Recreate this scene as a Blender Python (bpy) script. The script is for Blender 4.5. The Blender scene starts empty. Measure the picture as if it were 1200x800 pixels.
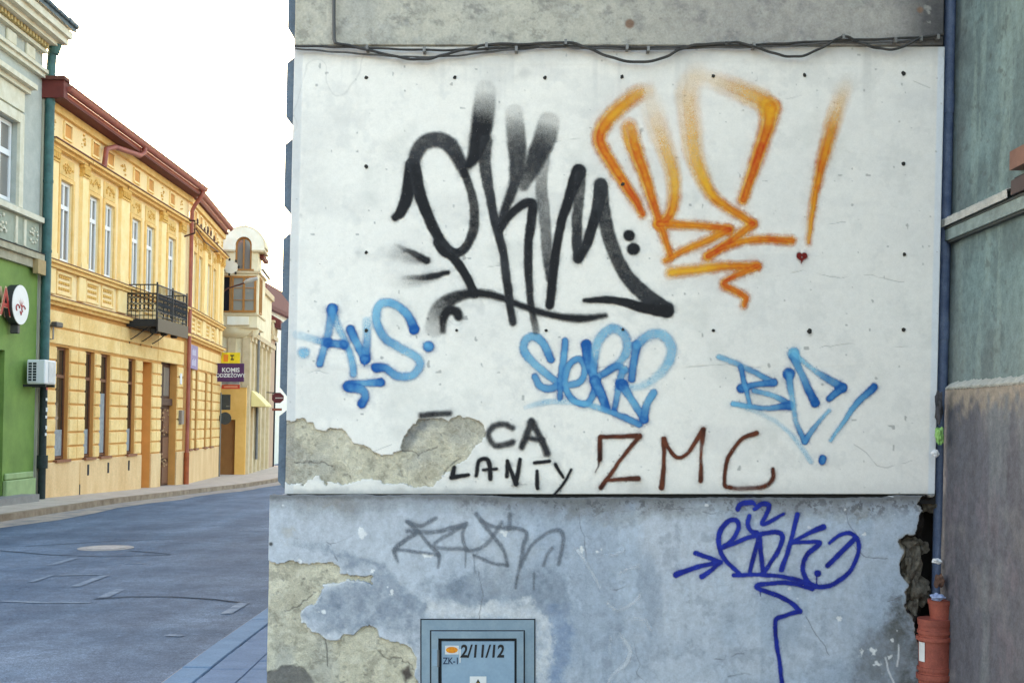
import bpy, bmesh, math, random
import numpy as np
from mathutils import Vector
random.seed(7); RNG = np.random.RandomState(11)
SC = bpy.context.scene
COL = SC.collection

# ------------------------------------------------------------------ camera, sky, sun, exposure
EYE, FPX, HZ = 1.6, 1400.0, 495.0            # eye height, focal length and horizon row of the 1200 x 800 photograph
cam = bpy.data.cameras.new('camera'); cam_o = bpy.data.objects.new('camera', cam); COL.objects.link(cam_o)
cam.sensor_width = 36.0; cam.lens = 36.0 * FPX / 1200.0
cam.shift_y = (HZ - 400.0) / 1200.0
cam.clip_start = 0.05; cam.clip_end = 3000
cam_o.location = (0, 0, EYE); cam_o.rotation_euler = (math.radians(90), 0, 0)
SC.camera = cam_o

SUN_EL, SUN_AZ = 9.5, -42.0                 # degrees; azimuth measured from +Y towards +X
w = bpy.data.worlds.new('World'); SC.world = w; w.use_nodes = True
nt = w.node_tree; bg = nt.nodes['Background']
sky = nt.nodes.new('ShaderNodeTexSky'); sky.sky_type = 'NISHITA'; sky.sun_disc = False
sky.sun_elevation = math.radians(SUN_EL); sky.sun_rotation = math.radians(SUN_AZ)
sky.altitude = 250; sky.air_density = 1.0; sky.dust_density = 7.0; sky.ozone_density = 0.2
nt.links.new(sky.outputs[0], bg.inputs[0]); bg.inputs[1].default_value = 0.15
sun = bpy.data.lights.new('sun', 'SUN'); sun.energy = 2.6; sun.angle = math.radians(0.53); sun.color = (1, .9, .76)
sun_o = bpy.data.objects.new('sun', sun); COL.objects.link(sun_o)
_a, _e = math.radians(SUN_AZ), math.radians(SUN_EL)
_d = Vector((math.sin(_a)*math.cos(_e), math.cos(_a)*math.cos(_e), math.sin(_e)))
sun_o.rotation_euler = _d.to_track_quat('Z', 'Y').to_euler(); sun_o.location = (-20, 30, 30)
SC.view_settings.view_transform = 'Standard'; SC.view_settings.look = 'None'
SC.view_settings.exposure = 3.26; SC.view_settings.gamma = 1.0; SC.view_settings.use_curve_mapping = False
SC.cycles.max_bounces = 8; SC.cycles.diffuse_bounces = 4; SC.cycles.transparent_max_bounces = 12

# ------------------------------------------------------------------ helpers
LEAN = 0.022                                  # the old houses lean a little to the right
def lin(c):
    c = c.lstrip('#'); v = [int(c[i:i+2], 16)/255 for i in (0, 2, 4)]
    return tuple(((x+.055)/1.055)**2.4 if x > .04045 else x/12.92 for x in v)
def ux(x, y): return x - LEAN*(HZ - y)        # pixel column with the lean taken out
def W(x, y, Y): return ((x-600)/FPX*Y, Y, EYE+(HZ-y)/FPX*Y)

MATS = {}
def mat(name, col, rough=.8, var=.12, scale=6.0, col2=None, bump=.0, streak=0, spec=.4, metal=0, fine=0.0, amt2=.5, bscale=None):
    """plain surface: base colour, broad mottling towards col2, fine grain, optional vertical streaks and bump"""
    if name in MATS: return MATS[name]
    m = bpy.data.materials.new(name); m.use_nodes = True; t = m.node_tree; N = t.nodes; L = t.links
    p = N['Principled BSDF']; p.inputs['Roughness'].default_value = rough; p.inputs['Metallic'].default_value = metal
    p.inputs['Specular IOR Level'].default_value = spec
    g = N.new('ShaderNodeNewGeometry')
    mp = N.new('ShaderNodeMapping'); L.new(g.outputs['Position'], mp.inputs['Vector'])
    if streak: mp.inputs['Scale'].default_value = (1, 1, 1.0/streak)
    n1 = N.new('ShaderNodeTexNoise'); n1.inputs['Scale'].default_value = scale; n1.inputs['Detail'].default_value = 6; n1.inputs['Roughness'].default_value = .62
    L.new(mp.outputs[0], n1.inputs['Vector'])
    c2 = col2 if col2 else tuple(max(0, c*(1-2.2*var)) for c in col)
    r = N.new('ShaderNodeValToRGB'); r.color_ramp.elements[0].position = .5-amt2*.36; r.color_ramp.elements[1].position = .5+amt2*.36
    r.color_ramp.elements[0].color = (*c2, 1); r.color_ramp.elements[1].color = (*col, 1)
    L.new(n1.outputs['Fac'], r.inputs[0]); out = r.outputs[0]
    if fine:
        n2 = N.new('ShaderNodeTexNoise'); n2.inputs['Scale'].default_value = scale*14; n2.inputs['Detail'].default_value = 3
        L.new(g.outputs['Position'], n2.inputs['Vector'])
        mr = N.new('ShaderNodeMapRange'); mr.inputs[1].default_value = .3; mr.inputs[2].default_value = .7; mr.inputs[3].default_value = 1-fine; mr.inputs[4].default_value = 1+fine
        L.new(n2.outputs['Fac'], mr.inputs[0])
        mx = N.new('ShaderNodeVectorMath'); mx.operation = 'SCALE'; L.new(out, mx.inputs[0]); L.new(mr.outputs[0], mx.inputs['Scale']); out = mx.outputs[0]
    L.new(out, p.inputs['Base Color'])
    if bump:
        nb = N.new('ShaderNodeTexNoise'); nb.inputs['Scale'].default_value = bscale or scale*8; nb.inputs['Detail'].default_value = 5
        L.new(g.outputs['Position'], nb.inputs['Vector'])
        b = N.new('ShaderNodeBump'); b.inputs['Strength'].default_value = bump; b.inputs['Distance'].default_value = .02
        L.new(nb.outputs['Fac'], b.inputs['Height']); L.new(b.outputs[0], p.inputs['Normal'])
    MATS[name] = m; return m
def glass_mat(name, col=(.03, .035, .04), rough=.06):
    if name in MATS: return MATS[name]
    m = bpy.data.materials.new(name); m.use_nodes = True; t = m.node_tree; p = t.nodes['Principled BSDF']
    p.inputs['Base Color'].default_value = (*col, 1); p.inputs['Roughness'].default_value = rough; p.inputs['Specular IOR Level'].default_value = .7
    g = t.nodes.new('ShaderNodeNewGeometry'); n = t.nodes.new('ShaderNodeTexNoise'); n.inputs['Scale'].default_value = 1.3
    b = t.nodes.new('ShaderNodeBump'); b.inputs['Strength'].default_value = .06; t.links.new(g.outputs['Position'], n.inputs['Vector'])
    t.links.new(n.outputs['Fac'], b.inputs['Height']); t.links.new(b.outputs[0], p.inputs['Normal'])
    MATS[name] = m; return m
def vcol_mat(name, rough=.85, nscale=90, namt=.06, bump=.25, bdist=.004, mid=0.0):
    """surface whose colours (paint, dirt, cracks, bare plaster with painted relief shading) come from a colour attribute, with grain on top"""
    m = bpy.data.materials.new(name); m.use_nodes = True; t = m.node_tree; N = t.nodes; L = t.links; p = N['Principled BSDF']
    p.inputs['Roughness'].default_value = rough; p.inputs['Specular IOR Level'].default_value = .25
    a = N.new('ShaderNodeAttribute'); a.attribute_name = 'col'; g = N.new('ShaderNodeNewGeometry')
    n = N.new('ShaderNodeTexNoise'); n.inputs['Scale'].default_value = nscale; n.inputs['Detail'].default_value = 4; n.inputs['Roughness'].default_value = .7
    L.new(g.outputs['Position'], n.inputs['Vector'])
    mr = N.new('ShaderNodeMapRange'); mr.inputs[1].default_value = .3; mr.inputs[2].default_value = .7; mr.inputs[3].default_value = 1-namt; mr.inputs[4].default_value = 1+namt
    L.new(n.outputs['Fac'], mr.inputs[0]); mx = N.new('ShaderNodeVectorMath'); mx.operation = 'SCALE'
    L.new(a.outputs['Color'], mx.inputs[0]); L.new(mr.outputs[0], mx.inputs['Scale'])
    n2 = N.new('ShaderNodeTexNoise'); n2.inputs['Scale'].default_value = nscale*.22; n2.inputs['Detail'].default_value = 7; n2.inputs['Roughness'].default_value = .75; L.new(g.outputs['Position'], n2.inputs['Vector'])
    mr2 = N.new('ShaderNodeMapRange'); mr2.inputs[1].default_value = .35; mr2.inputs[2].default_value = .65; mr2.inputs[3].default_value = 1-mid; mr2.inputs[4].default_value = 1+mid*.6; L.new(n2.outputs['Fac'], mr2.inputs[0])
    mx2 = N.new('ShaderNodeVectorMath'); mx2.operation = 'SCALE'; L.new(mx.outputs[0], mx2.inputs[0]); L.new(mr2.outputs[0], mx2.inputs['Scale']); L.new(mx2.outputs[0], p.inputs['Base Color'])
    b = N.new('ShaderNodeBump'); b.inputs['Strength'].default_value = bump; b.inputs['Distance'].default_value = bdist
    hs = N.new('ShaderNodeMath'); hs.operation = 'MULTIPLY_ADD'; hs.inputs[1].default_value = 1.6 if mid else 0; L.new(n2.outputs['Fac'], hs.inputs[0]); L.new(n.outputs['Fac'], hs.inputs[2])
    L.new(hs.outputs[0], b.inputs['Height']); L.new(b.outputs[0], p.inputs['Normal'])
    return m
def spray_mat(name):
    m = bpy.data.materials.new(name); m.use_nodes = True; t = m.node_tree; N = t.nodes; L = t.links; p = N['Principled BSDF']
    p.inputs['Roughness'].default_value = .6; p.inputs['Specular IOR Level'].default_value = .2
    a = N.new('ShaderNodeAttribute'); a.attribute_name = 'col'; g = N.new('ShaderNodeNewGeometry')
    n = N.new('ShaderNodeTexNoise'); n.inputs['Scale'].default_value = 210; n.inputs['Detail'].default_value = 2; n.inputs['Roughness'].default_value = .8
    L.new(g.outputs['Position'], n.inputs['Vector']); L.new(a.outputs['Color'], p.inputs['Base Color'])
    def mth(op, x, y):
        k = N.new('ShaderNodeMath'); k.operation = op
        for i, v in enumerate((x, y)):
            if isinstance(v, (int, float)): k.inputs[i].default_value = v
            else: L.new(v, k.inputs[i])
        return k.outputs[0]
    A = a.outputs['Alpha']; d = mth('SUBTRACT', n.outputs['Fac'], .5)
    q = mth('MULTIPLY', mth('MULTIPLY', A, mth('SUBTRACT', 1.0, A)), 4.2)
    n3 = N.new('ShaderNodeTexNoise'); n3.inputs['Scale'].default_value = 75; n3.inputs['Detail'].default_value = 5; n3.inputs['Roughness'].default_value = .75; L.new(g.outputs['Position'], n3.inputs['Vector'])
    fl = N.new('ShaderNodeMapRange'); fl.inputs[1].default_value = .64; fl.inputs[2].default_value = .70; fl.inputs[3].default_value = 1; fl.inputs[4].default_value = .25; L.new(n3.outputs['Fac'], fl.inputs[0])
    al = mth('MULTIPLY', mth('ADD', A, mth('MULTIPLY', d, q)), fl.outputs[0]); cl = N.new('ShaderNodeClamp'); L.new(al, cl.inputs[0]); L.new(cl.outputs[0], p.inputs['Alpha'])
    return m

ORG = {}
def props(o, label=None, cat=None, group=None, kind=None):
    if label: o['label'] = label
    if cat: o['category'] = cat
    if group: o['group'] = group
    if kind: o['kind'] = kind
    return o
def lean_v(v): return (v[0]+LEAN*(v[2]-EYE), v[1], v[2])
def thing(name, loc, label, cat, group=None):
    o = bpy.data.objects.new(name, None); COL.objects.link(o); o.empty_display_size = .2
    l = Vector(lean_v(loc)); o.location = l; ORG[o.name] = l
    return props(o, label, cat, group)
def link(name, me, parent=None, origin=None):
    o = bpy.data.objects.new(name, me); COL.objects.link(o)
    if parent is not None: o.parent = parent; ORG[o.name] = ORG[parent.name]
    else:
        o.location = origin; ORG[o.name] = Vector(origin)
    return o
class MB:
    """collects faces; .F maps (u, d, z) to the world; build() makes ONE mesh object"""
    def __init__(s, F=None): s.v = []; s.f = []; s.F = F
    def add(s, vs, fs):
        b = len(s.v); s.v += [s.F(*q) if s.F else tuple(q) for q in vs]; s.f += [tuple(i+b for i in f) for f in fs]; return s
    def box(s, x0, x1, y0, y1, z0, z1, ch=0):
        if x0 > x1: x0, x1 = x1, x0
        if y0 > y1: y0, y1 = y1, y0
        if z0 > z1: z0, z1 = z1, z0
        if not ch:
            return s.add([(x0,y0,z0),(x1,y0,z0),(x1,y1,z0),(x0,y1,z0),(x0,y0,z1),(x1,y0,z1),(x1,y1,z1),(x0,y1,z1)],
                  [(0,3,2,1),(4,5,6,7),(0,1,5,4),(1,2,6,5),(2,3,7,6),(3,0,4,7)])
        bm = bmesh.new(); bmesh.ops.create_cube(bm, size=1)
        for q in bm.verts: q.co = ((q.co.x+.5)*(x1-x0)+x0, (q.co.y+.5)*(y1-y0)+y0, (q.co.z+.5)*(z1-z0)+z0)
        bmesh.ops.bevel(bm, geom=bm.edges[:], offset=ch, segments=1, affect='EDGES', profile=.5)
        bm.verts.ensure_lookup_table(); bm.verts.index_update()
        s.add([tuple(q.co) for q in bm.verts], [[q.index for q in f.verts] for f in bm.faces]); bm.free(); return s
    def prism(s, poly, axis, a, b):
        """poly: 2-D points; axis 'x' -> points are (y,z), 'y' -> (x,z), 'z' -> (x,y)"""
        def put(p, k): return {'x': (k, p[0], p[1]), 'y': (p[0], k, p[1]), 'z': (p[0], p[1], k)}[axis]
        n = len(poly); vs = [put(p, a) for p in poly]+[put(p, b) for p in poly]
        fs = [tuple(range(n)), tuple(range(2*n-1, n-1, -1))]+[(i, i+n, (i+1) % n+n, (i+1) % n) for i in range(n)]
        return s.add(vs, fs)
    def tube(s, pts, r, n=8, cap=True):
        P = [Vector(s.F(*p)) if s.F else Vector(p) for p in pts]; rr = r if isinstance(r, (list, tuple)) else [r]*len(P)
        vs = []; up = Vector((0, 0, 1)); prev = None
        for i, p in enumerate(P):
            d = (P[min(i+1, len(P)-1)]-P[max(i-1, 0)]).normalized()
            if prev is None:
                a = d.cross(up) if abs(d.z) < .95 else d.cross(Vector((1, 0, 0)))
            else: a = prev - d*prev.dot(d)
            a.normalize(); prev = a; b = d.cross(a)
            vs += [tuple(p+rr[i]*(math.cos(2*math.pi*k/n)*a+math.sin(2*math.pi*k/n)*b)) for k in range(n)]
        fs = []
        for i in range(len(P)-1):
            fs += [(i*n+k, i*n+(k+1) % n, (i+1)*n+(k+1) % n, (i+1)*n+k) for k in range(n)]
        if cap: fs += [tuple(range(n-1, -1, -1)), tuple((len(P)-1)*n+k for k in range(n))]
        F, s.F = s.F, None; s.add(vs, fs); s.F = F; return s
    def disc(s, c, r, axis, a, b, n=24):
        """short cylinder; c is the 2-D centre, as for prism"""
        ra, rb = r if isinstance(r, tuple) else (r, r)
        return s.prism([(c[0]+ra*math.cos(2*math.pi*k/n), c[1]+rb*math.sin(2*math.pi*k/n)) for k in range(n)], axis, a, b)
    def build(s, name, m, parent=None, smooth=False, lean=True):
        vs = [lean_v(q) for q in s.v] if lean else s.v
        if parent is not None: org = ORG[parent.name]
        else:
            A = np.array(vs); org = Vector((float(A[:, 0].mean()), float(A[:, 1].mean()), float(A[:, 2].min())))
        me = bpy.data.meshes.new(name); me.from_pydata([(q[0]-org[0], q[1]-org[1], q[2]-org[2]) for q in vs], [], s.f)
        bm = bmesh.new(); bm.from_mesh(me); bmesh.ops.recalc_face_normals(bm, faces=bm.faces); bm.to_mesh(me); bm.free()
        me.materials.append(m)
        if smooth:
            me.polygons.foreach_set('use_smooth', [True]*len(me.polygons))
            if hasattr(me, 'set_sharp_from_angle'): me.set_sharp_from_angle(angle=math.radians(40))
        return link(name, me, parent, None if parent is not None else org)
def bx(name, m, parent, *b, F=None, ch=0, lean=True): return MB(F).box(*b, ch=ch).build(name, m, parent, lean=lean)
SHARED = {}
def shared(key, make):
    """mesh data kept for alike pieces; make() gives an MB in local coordinates"""
    if key not in SHARED:
        mb, m = make(); vs = [(q[0]+LEAN*q[2], q[1], q[2]) for q in mb.v]
        me = bpy.data.meshes.new(key); me.from_pydata(vs, [], mb.f); me.materials.append(m)
        bm = bmesh.new(); bm.from_mesh(me); bmesh.ops.recalc_face_normals(bm, faces=bm.faces); bm.to_mesh(me); bm.free(); SHARED[key] = me
    return SHARED[key]
def place(name, me, parent, loc):
    o = bpy.data.objects.new(name, me); COL.objects.link(o); o.parent = parent; ORG[o.name] = ORG[parent.name]
    o.location = Vector(lean_v(loc))-ORG[parent.name]; return o
def text_mesh(txt, size=1.0, bold=0.0):
    c = bpy.data.curves.new('lettering', 'FONT'); c.body = txt; c.size = size; c.align_x = 'CENTER'; c.align_y = 'CENTER'; c.offset = bold; c.resolution_u = 4
    o = bpy.data.objects.new('lettering', c); COL.objects.link(o); dg = bpy.context.evaluated_depsgraph_get()
    me = o.evaluated_get(dg).to_mesh(); vs = [tuple(q.co) for q in me.vertices]; fs = [tuple(p.vertices) for p in me.polygons]
    o.evaluated_get(dg).to_mesh_clear(); bpy.data.objects.remove(o); bpy.data.curves.remove(c); return vs, fs
def lettering(txt, m, parent, fn, size, bold=0.0, name='lettering', lean=True):
    """flat letters; fn maps letter (x, y) to the world"""
    vs, fs = text_mesh(txt, size, bold); mb = MB(); mb.v = [fn(q[0], q[1]) for q in vs]; mb.f = fs
    return mb.build(name, m, parent, lean=lean)

# ---- numpy noise
_LAT = RNG.rand(256, 256)
def vnoise(x, y):
    xi = np.floor(x).astype(int); yi = np.floor(y).astype(int); fx = x-xi; fy = y-yi
    fx = fx*fx*(3-2*fx); fy = fy*fy*(3-2*fy); a = _LAT
    g = lambda i, j: a[(yi+j) & 255, (xi+i) & 255]
    return (g(0,0)*(1-fx)+g(1,0)*fx)*(1-fy)+(g(0,1)*(1-fx)+g(1,1)*fx)*fy
def fbm(x, y, wl, octv=5, seed=0, gain=.55):
    """0..1 noise with largest wavelength wl (pixels)"""
    s = 0; a = 1; t = 0; f = 1.0/wl
    for k in range(octv):
        s = s+a*vnoise(x*f+seed*17.3+k*5.1, y*f+seed*9.7+k*3.7); t += a; a *= gain; f *= 2.03
    return s/t
def sstep(a, b, x): t = np.clip((x-a)/(b-a), 0, 1); return t*t*(3-2*t)
def polysd(px, py, poly):
    d = np.full(px.shape, 1e9); ins = np.zeros(px.shape, bool); n = len(poly)
    for i in range(n):
        x0, y0 = poly[i]; x1, y1 = poly[(i+1) % n]; dx, dy = x1-x0, y1-y0
        t = np.clip(((px-x0)*dx+(py-y0)*dy)/(dx*dx+dy*dy+1e-9), 0, 1)
        d = np.minimum(d, np.hypot(px-x0-t*dx, py-y0-t*dy))
        if y0 != y1: ins ^= ((y0 > py) != (y1 > py)) & (px < (x1-x0)*(py-y0)/(y1-y0)+x0)
    return np.where(ins, -d, d)
def linedist(px, py, pts):
    d = np.full(px.shape, 1e9)
    for (x0, y0), (x1, y1) in zip(pts[:-1], pts[1:]):
        dx, dy = x1-x0, y1-y0; m = 14
        s = (px > min(x0, x1)-m) & (px < max(x0, x1)+m) & (py > min(y0, y1)-m) & (py < max(y0, y1)+m)
        if not s.any(): continue
        X = px[s]; Y = py[s]; t = np.clip(((X-x0)*dx+(Y-y0)*dy)/(dx*dx+dy*dy+1e-9), 0, 1)
        d[s] = np.minimum(d[s], np.hypot(X-x0-t*dx, Y-y0-t*dy))
    return d
# ------------------------------------------------------------------ ground, road, pavements
_PY = [-400, 8, 20, 28, 34, 40, 48, 60, 100, 900]; _PZ = [0, 0, -.16, -.28, -.43, -.565, -.65, -.76, -1.0, -1.0]
def road_z(Y): return float(np.interp(Y, _PY, _PZ))
def ribbon(name, m, xa, xb, ys, zoff, kind='structure', parent=None, cols=1, thick=0):
    """sheet that follows the fall of the street; xa, xb give its edges at each Y"""
    mb = MB(); n = cols+1
    for Y in ys:
        a, b = xa(Y), xb(Y)
        for k in range(n): mb.v.append((a+(b-a)*k/cols, Y, road_z(Y)+zoff))
    for i in range(len(ys)-1):
        for k in range(cols): q = i*n+k; mb.f.append((q, q+1, q+n+1, q+n))
    if thick:
        base = len(mb.v); mb.v += [(x, y, z-thick) for x, y, z in mb.v[:]]
        for i in range(len(ys)-1):
            for q, r in ((i*n, (i+1)*n), (i*n+cols, (i+1)*n+cols)): mb.f.append((q, r, r+base, q+base))
        mb.f.append(tuple(list(range(n))+[base+k for k in range(n-1, -1, -1)]))
    o = mb.build(name, m, parent, lean=False)
    if kind and parent is None: o['kind'] = kind
    return o
YS = [-400, -60, -20, -8, -3, 0, 2, 4, 6, 8]+list(range(10, 62, 2))+[66, 72, 80, 90, 100, 140, 300, 900]
m_ground = mat('warm_bounce_ground', (.33, .29, .235), .9, .12, .8)  # pale warm tone chosen to bounce warm light up onto the graffiti wall
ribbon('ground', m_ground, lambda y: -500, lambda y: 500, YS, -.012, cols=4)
# far kerb line: straight beside the yellow house, then bending left with the street
def kerb_left(Y): return -9.2+.005*(Y-21.5) if Y < 34 else (-9.14+.036*(Y-34) if Y < 46 else -8.71-.09*(Y-46))
m_road = bpy.data.materials.new('worn_asphalt'); m_road.use_nodes = True
def _road():
    t = m_road.node_tree; N = t.nodes; L = t.links; p = N['Principled BSDF']; g = N.new('ShaderNodeNewGeometry')
    p.inputs['Roughness'].default_value = .9; p.inputs['Specular IOR Level'].default_value = .12
    n1 = N.new('ShaderNodeTexNoise'); n1.inputs['Scale'].default_value = .9; n1.inputs['Detail'].default_value = 5
    n2 = N.new('ShaderNodeTexNoise'); n2.inputs['Scale'].default_value = 26; n2.inputs['Detail'].default_value = 4; n2.inputs['Roughness'].default_value = .8
    mp = N.new('ShaderNodeMapping'); mp.inputs['Scale'].default_value = (1.6, .22, 1); L.new(g.outputs['Position'], mp.inputs[0])
    n3 = N.new('ShaderNodeTexNoise'); n3.inputs['Scale'].default_value = 1.0; n3.inputs['Detail'].default_value = 4
    L.new(g.outputs['Position'], n1.inputs[0]); L.new(g.outputs['Position'], n2.inputs[0]); L.new(mp.outputs[0], n3.inputs[0])
    def ramp(src, a, b, ca, cb):
        r = N.new('ShaderNodeValToRGB'); r.color_ramp.elements[0].position = a; r.color_ramp.elements[1].position = b
        r.color_ramp.elements[0].color = (*ca, 1); r.color_ramp.elements[1].color = (*cb, 1); L.new(src, r.inputs[0]); return r.outputs[0]
    def mul(a, b):
        k = N.new('ShaderNodeMix'); k.data_type = 'RGBA'; k.blend_type = 'MULTIPLY'; k.inputs[0].default_value = 1; L.new(a, k.inputs[6]); L.new(b, k.inputs[7]); return k.outputs[2]
    base = ramp(n1.outputs['Fac'], .36, .64, (.084, .126, .192), (.122, .168, .240))
    wheel = ramp(n3.outputs['Fac'], .35, .68, (.82, .82, .84), (1.16, 1.15, 1.13))
    n4 = N.new('ShaderNodeTexNoise'); n4.inputs['Scale'].default_value = 85; n4.inputs['Detail'].default_value = 3; n4.inputs['Roughness'].default_value = .8; L.new(g.outputs['Position'], n4.inputs[0])
    n5 = N.new('ShaderNodeTexNoise'); n5.inputs['Scale'].default_value = 4.5; n5.inputs['Detail'].default_value = 7; n5.inputs['Roughness'].default_value = .7; L.new(g.outputs['Position'], n5.inputs[0])
    grain = mul(mul(ramp(n2.outputs['Fac'], .35, .7, (.74, .74, .74), (1.26, 1.26, 1.26)), ramp(n4.outputs['Fac'], .36, .66, (.55, .55, .55), (1.45, 1.45, 1.45))), ramp(n5.outputs['Fac'], .38, .66, (.80, .80, .81), (1.15, 1.15, 1.14)))
    L.new(mul(mul(base, wheel), grain), p.inputs['Base Color'])
    b = N.new('ShaderNodeBump'); b.inputs['Strength'].default_value = .5; b.inputs['Distance'].default_value = .006
    L.new(n2.outputs['Fac'], b.inputs['Height']); L.new(b.outputs[0], p.inputs['Normal'])
_road()
road = ribbon("road", m_road, lambda y: kerb_left(y) if y < 64 else -40.0, lambda y: -2.12, YS[3:-3], -.002, cols=3)
m_pave = mat('pavement_slabs', lin('#c0b2a4'), .9, .12, 2.2, col2=lin('#a3968a'), bump=.3, fine=.12)
def facade_x(Y): return -11.04+.005*Y if Y < 39.6 else -10.84-.1014*(Y-39.6)
pav = ribbon('pavement', m_pave, lambda y: facade_x(y)-1.2, lambda y: kerb_left(y)-.16, [4, 10, 16, 20, 22, 24, 26, 28, 30, 32, 34, 36, 38, 39, 40, 42, 44, 48, 52, 56, 60, 63], .12)
m_kerb = mat('kerb_stone', lin('#9c8a74'), .85, .14, 3, col2=lin('#735f4c'), bump=.3)
ribbon('kerb', m_kerb, lambda y: kerb_left(y)-.156, lambda y: kerb_left(y), [4, 10, 16, 20, 22, 24, 26, 28, 30, 32, 34, 36, 38, 39, 40, 42, 44, 48, 52, 56, 60, 63], .124, thick=.16)
# sand and dust lying in the far gutter
m_dust = mat('gutter_dust', lin('#a89a8a'), .95, .2, 2.5, col2=lin('#6c6c72'), fine=.15)
ribbon('gutter', m_dust, lambda y: kerb_left(y)+.004, lambda y: kerb_left(y)+.75+.14*math.sin(y*.9), [10, 14, 18, 20, 22, 24, 26, 28, 30, 32, 34, 36, 38, 39, 40, 44, 48, 56, 64], .003)
# the pavement at our side: kerb stones and concrete flags between the road and the corner
m_near = mat('blue_grey_flags', lin('#566f8e'), .9, .1, 5, col2=lin('#48617f'), bump=.3, fine=.12)
m_nkerb = mat('flush_kerb', lin('#5a7896'), .9, .1, 5, col2=lin('#4c6a88'), bump=.25, fine=.1)
near = ribbon('pavement', mat('paving_bed', (.34, .30, .25), .95, .12, 2), lambda y: -2.118, lambda y: 3.2, [-6, 0, 4, 6, 8, 10, 14, 18, 22, 30, 40], .031)  # bed coloured pale and warm as a bounce for the wall
for k in range(9):
    y0 = 5.6+k*1.0; z0 = road_z(y0+.5)
    me = shared('kerb_stone', lambda: (MB().box(-.095, .095, -.496, .496, 0, .045, ch=.008), m_nkerb)); o = place('kerb_stone', me, near, (-2.01, y0+.5, z0)); o.location.x = -2.01-ORG[near.name][0]; o.rotation_euler.x = math.atan((road_z(y0+1)-road_z(y0)))
for j in range(28):
    for i in range(3):
        yc = 5.7+.25*j; me = shared('paving_flag', lambda: (MB().box(-.1235, .1235, -.1235, .1235, 0, .04, ch=.004), m_near))
        o = place('paving_flag', me, near, (0, yc, road_z(yc)+random.uniform(-.003, .003)+.002)); o.location.x = -1.785+.25*i-ORG[near.name][0]
        o.rotation_euler = (random.uniform(-.006, .006), random.uniform(-.006, .006), random.uniform(-.006, .006))
bx('paving_run', m_near, near, -1.908, -1.2, 12.58, 22, -.18, .036, lean=False)
# worn paint, crack seals and repairs on the road: each is a thin sheet 4 mm up
def on_road(x, y):
    Y = 12.0
    for _ in range(30): Y = FPX*(EYE-road_z(Y))/(y-HZ)
    return ((x-600)/FPX*Y, Y, road_z(Y))
m_paint = mat('worn_road_paint', (.23, .275, .335), .95, .3, 9, col2=(.115, .155, .215), amt2=.5, spec=.05, fine=.25)
m_seal = mat('tar_seal', (.045, .06, .085), .95, .2, 6, spec=.03)
def road_strip(name, m, pts, wpx, zo=.004):
    mb = MB(); q = [on_road(*p) for p in pts]; L = []; R = []
    for i, p in enumerate(q):
        a = Vector(q[max(i-1, 0)]); b = Vector(q[min(i+1, len(q)-1)]); d = (b-a); d.z = 0; d.normalize(); n = Vector((-d.y, d.x, 0)); hw = wpx*(1 if not isinstance(wpx, list) else 1)
        L.append((p[0]+n.x*hw, p[1]+n.y*hw, p[2]+zo)); R.append((p[0]-n.x*hw, p[1]-n.y*hw, p[2]+zo))
    n = len(q); mb.v = L+R; mb.f = [(i, i+1, n+i+1, n+i) for i in range(n-1)]
    return mb.build(name, m, road, lean=False)
for pts in ([(58, 662), (87, 654)], [(88, 687), (123, 674)], [(120, 700), (142, 690)], [(265, 719), (286, 706)]): road_strip('worn_marking', m_paint, pts, .05)
for pts in ([(0, 704), (50, 706), (106, 706)], [(36, 682), (60, 674), (120, 673)], [(146, 660), (170, 660)], [(195, 744), (214, 745)], [(280, 621), (312, 622)]): road_strip('worn_marking', m_paint, pts, .035)
for pts in ([(110, 702), (150, 699), (200, 699), (250, 702), (290, 707)], [(0, 645), (60, 650), (120, 652), (200, 650)], [(150, 645), (200, 649)], [(30, 640), (130, 634), (210, 631)]): road_strip('crack_seal', m_seal, pts, .018)
mh = on_road(124, 642)
t = MB().disc((mh[0], mh[1]), .37, 'z', mh[2]-.03, mh[2]+.006, 32).build('manhole_cover', mat('manhole_concrete', (.33, .31, .30), .8, .15, 8), None, lean=False)
props(t, 'pale round manhole cover in the middle of the road', 'manhole cover')
MB().disc((mh[0], mh[1]), .26, 'z', mh[2]-.02, mh[2]+.012, 32).build('lid', mat('manhole_iron', (.38, .36, .36), .6, .2, 20, bump=.3), t, lean=False)

# ------------------------------------------------------------------ the graffiti corner house
PLANE0, PLANEK = 6.538, 3.68e-5               # the front wall, turned about 3 degrees
def PW(x, y, off=0.0):
    Y = (PLANE0-off)/(1+PLANEK*(x-600)); return ((x-600)/FPX*Y, Y, EYE+(HZ-y)/FPX*Y)
XL, XR, PXL = 335.4, 1097.5, 318.0            # wall edges (lean taken out): upper wall left, right, plinth left
corner = thing('corner_building', (PW(700, 495)[0], 6.6, 0), 'corner house with white graffiti-covered wall above a blue-grey plinth', 'building')
def np_mesh(name, V, Q, colr, m, parent, smooth=True, edges=None):
    org = np.array(ORG[parent.name]); V = (V-org).astype(np.float32)
    me = bpy.data.meshes.new(name); me.vertices.add(len(V)); me.vertices.foreach_set('co', V.ravel())
    nq = len(Q); me.loops.add(nq*4); me.loops.foreach_set('vertex_index', Q.astype(np.int32).ravel())
    me.polygons.add(nq); me.polygons.foreach_set('loop_start', np.arange(0, nq*4, 4, dtype=np.int32)); me.polygons.foreach_set('loop_total', np.full(nq, 4, np.int32))
    if smooth: me.polygons.foreach_set('use_smooth', np.ones(nq, bool))
    me.update(calc_edges=True)
    ca = me.color_attributes.new('col', 'FLOAT_COLOR', 'POINT'); ca.data.foreach_set('color', colr.astype(np.float32).ravel())
    me.materials.append(m); return link(name, me, parent)
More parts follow.
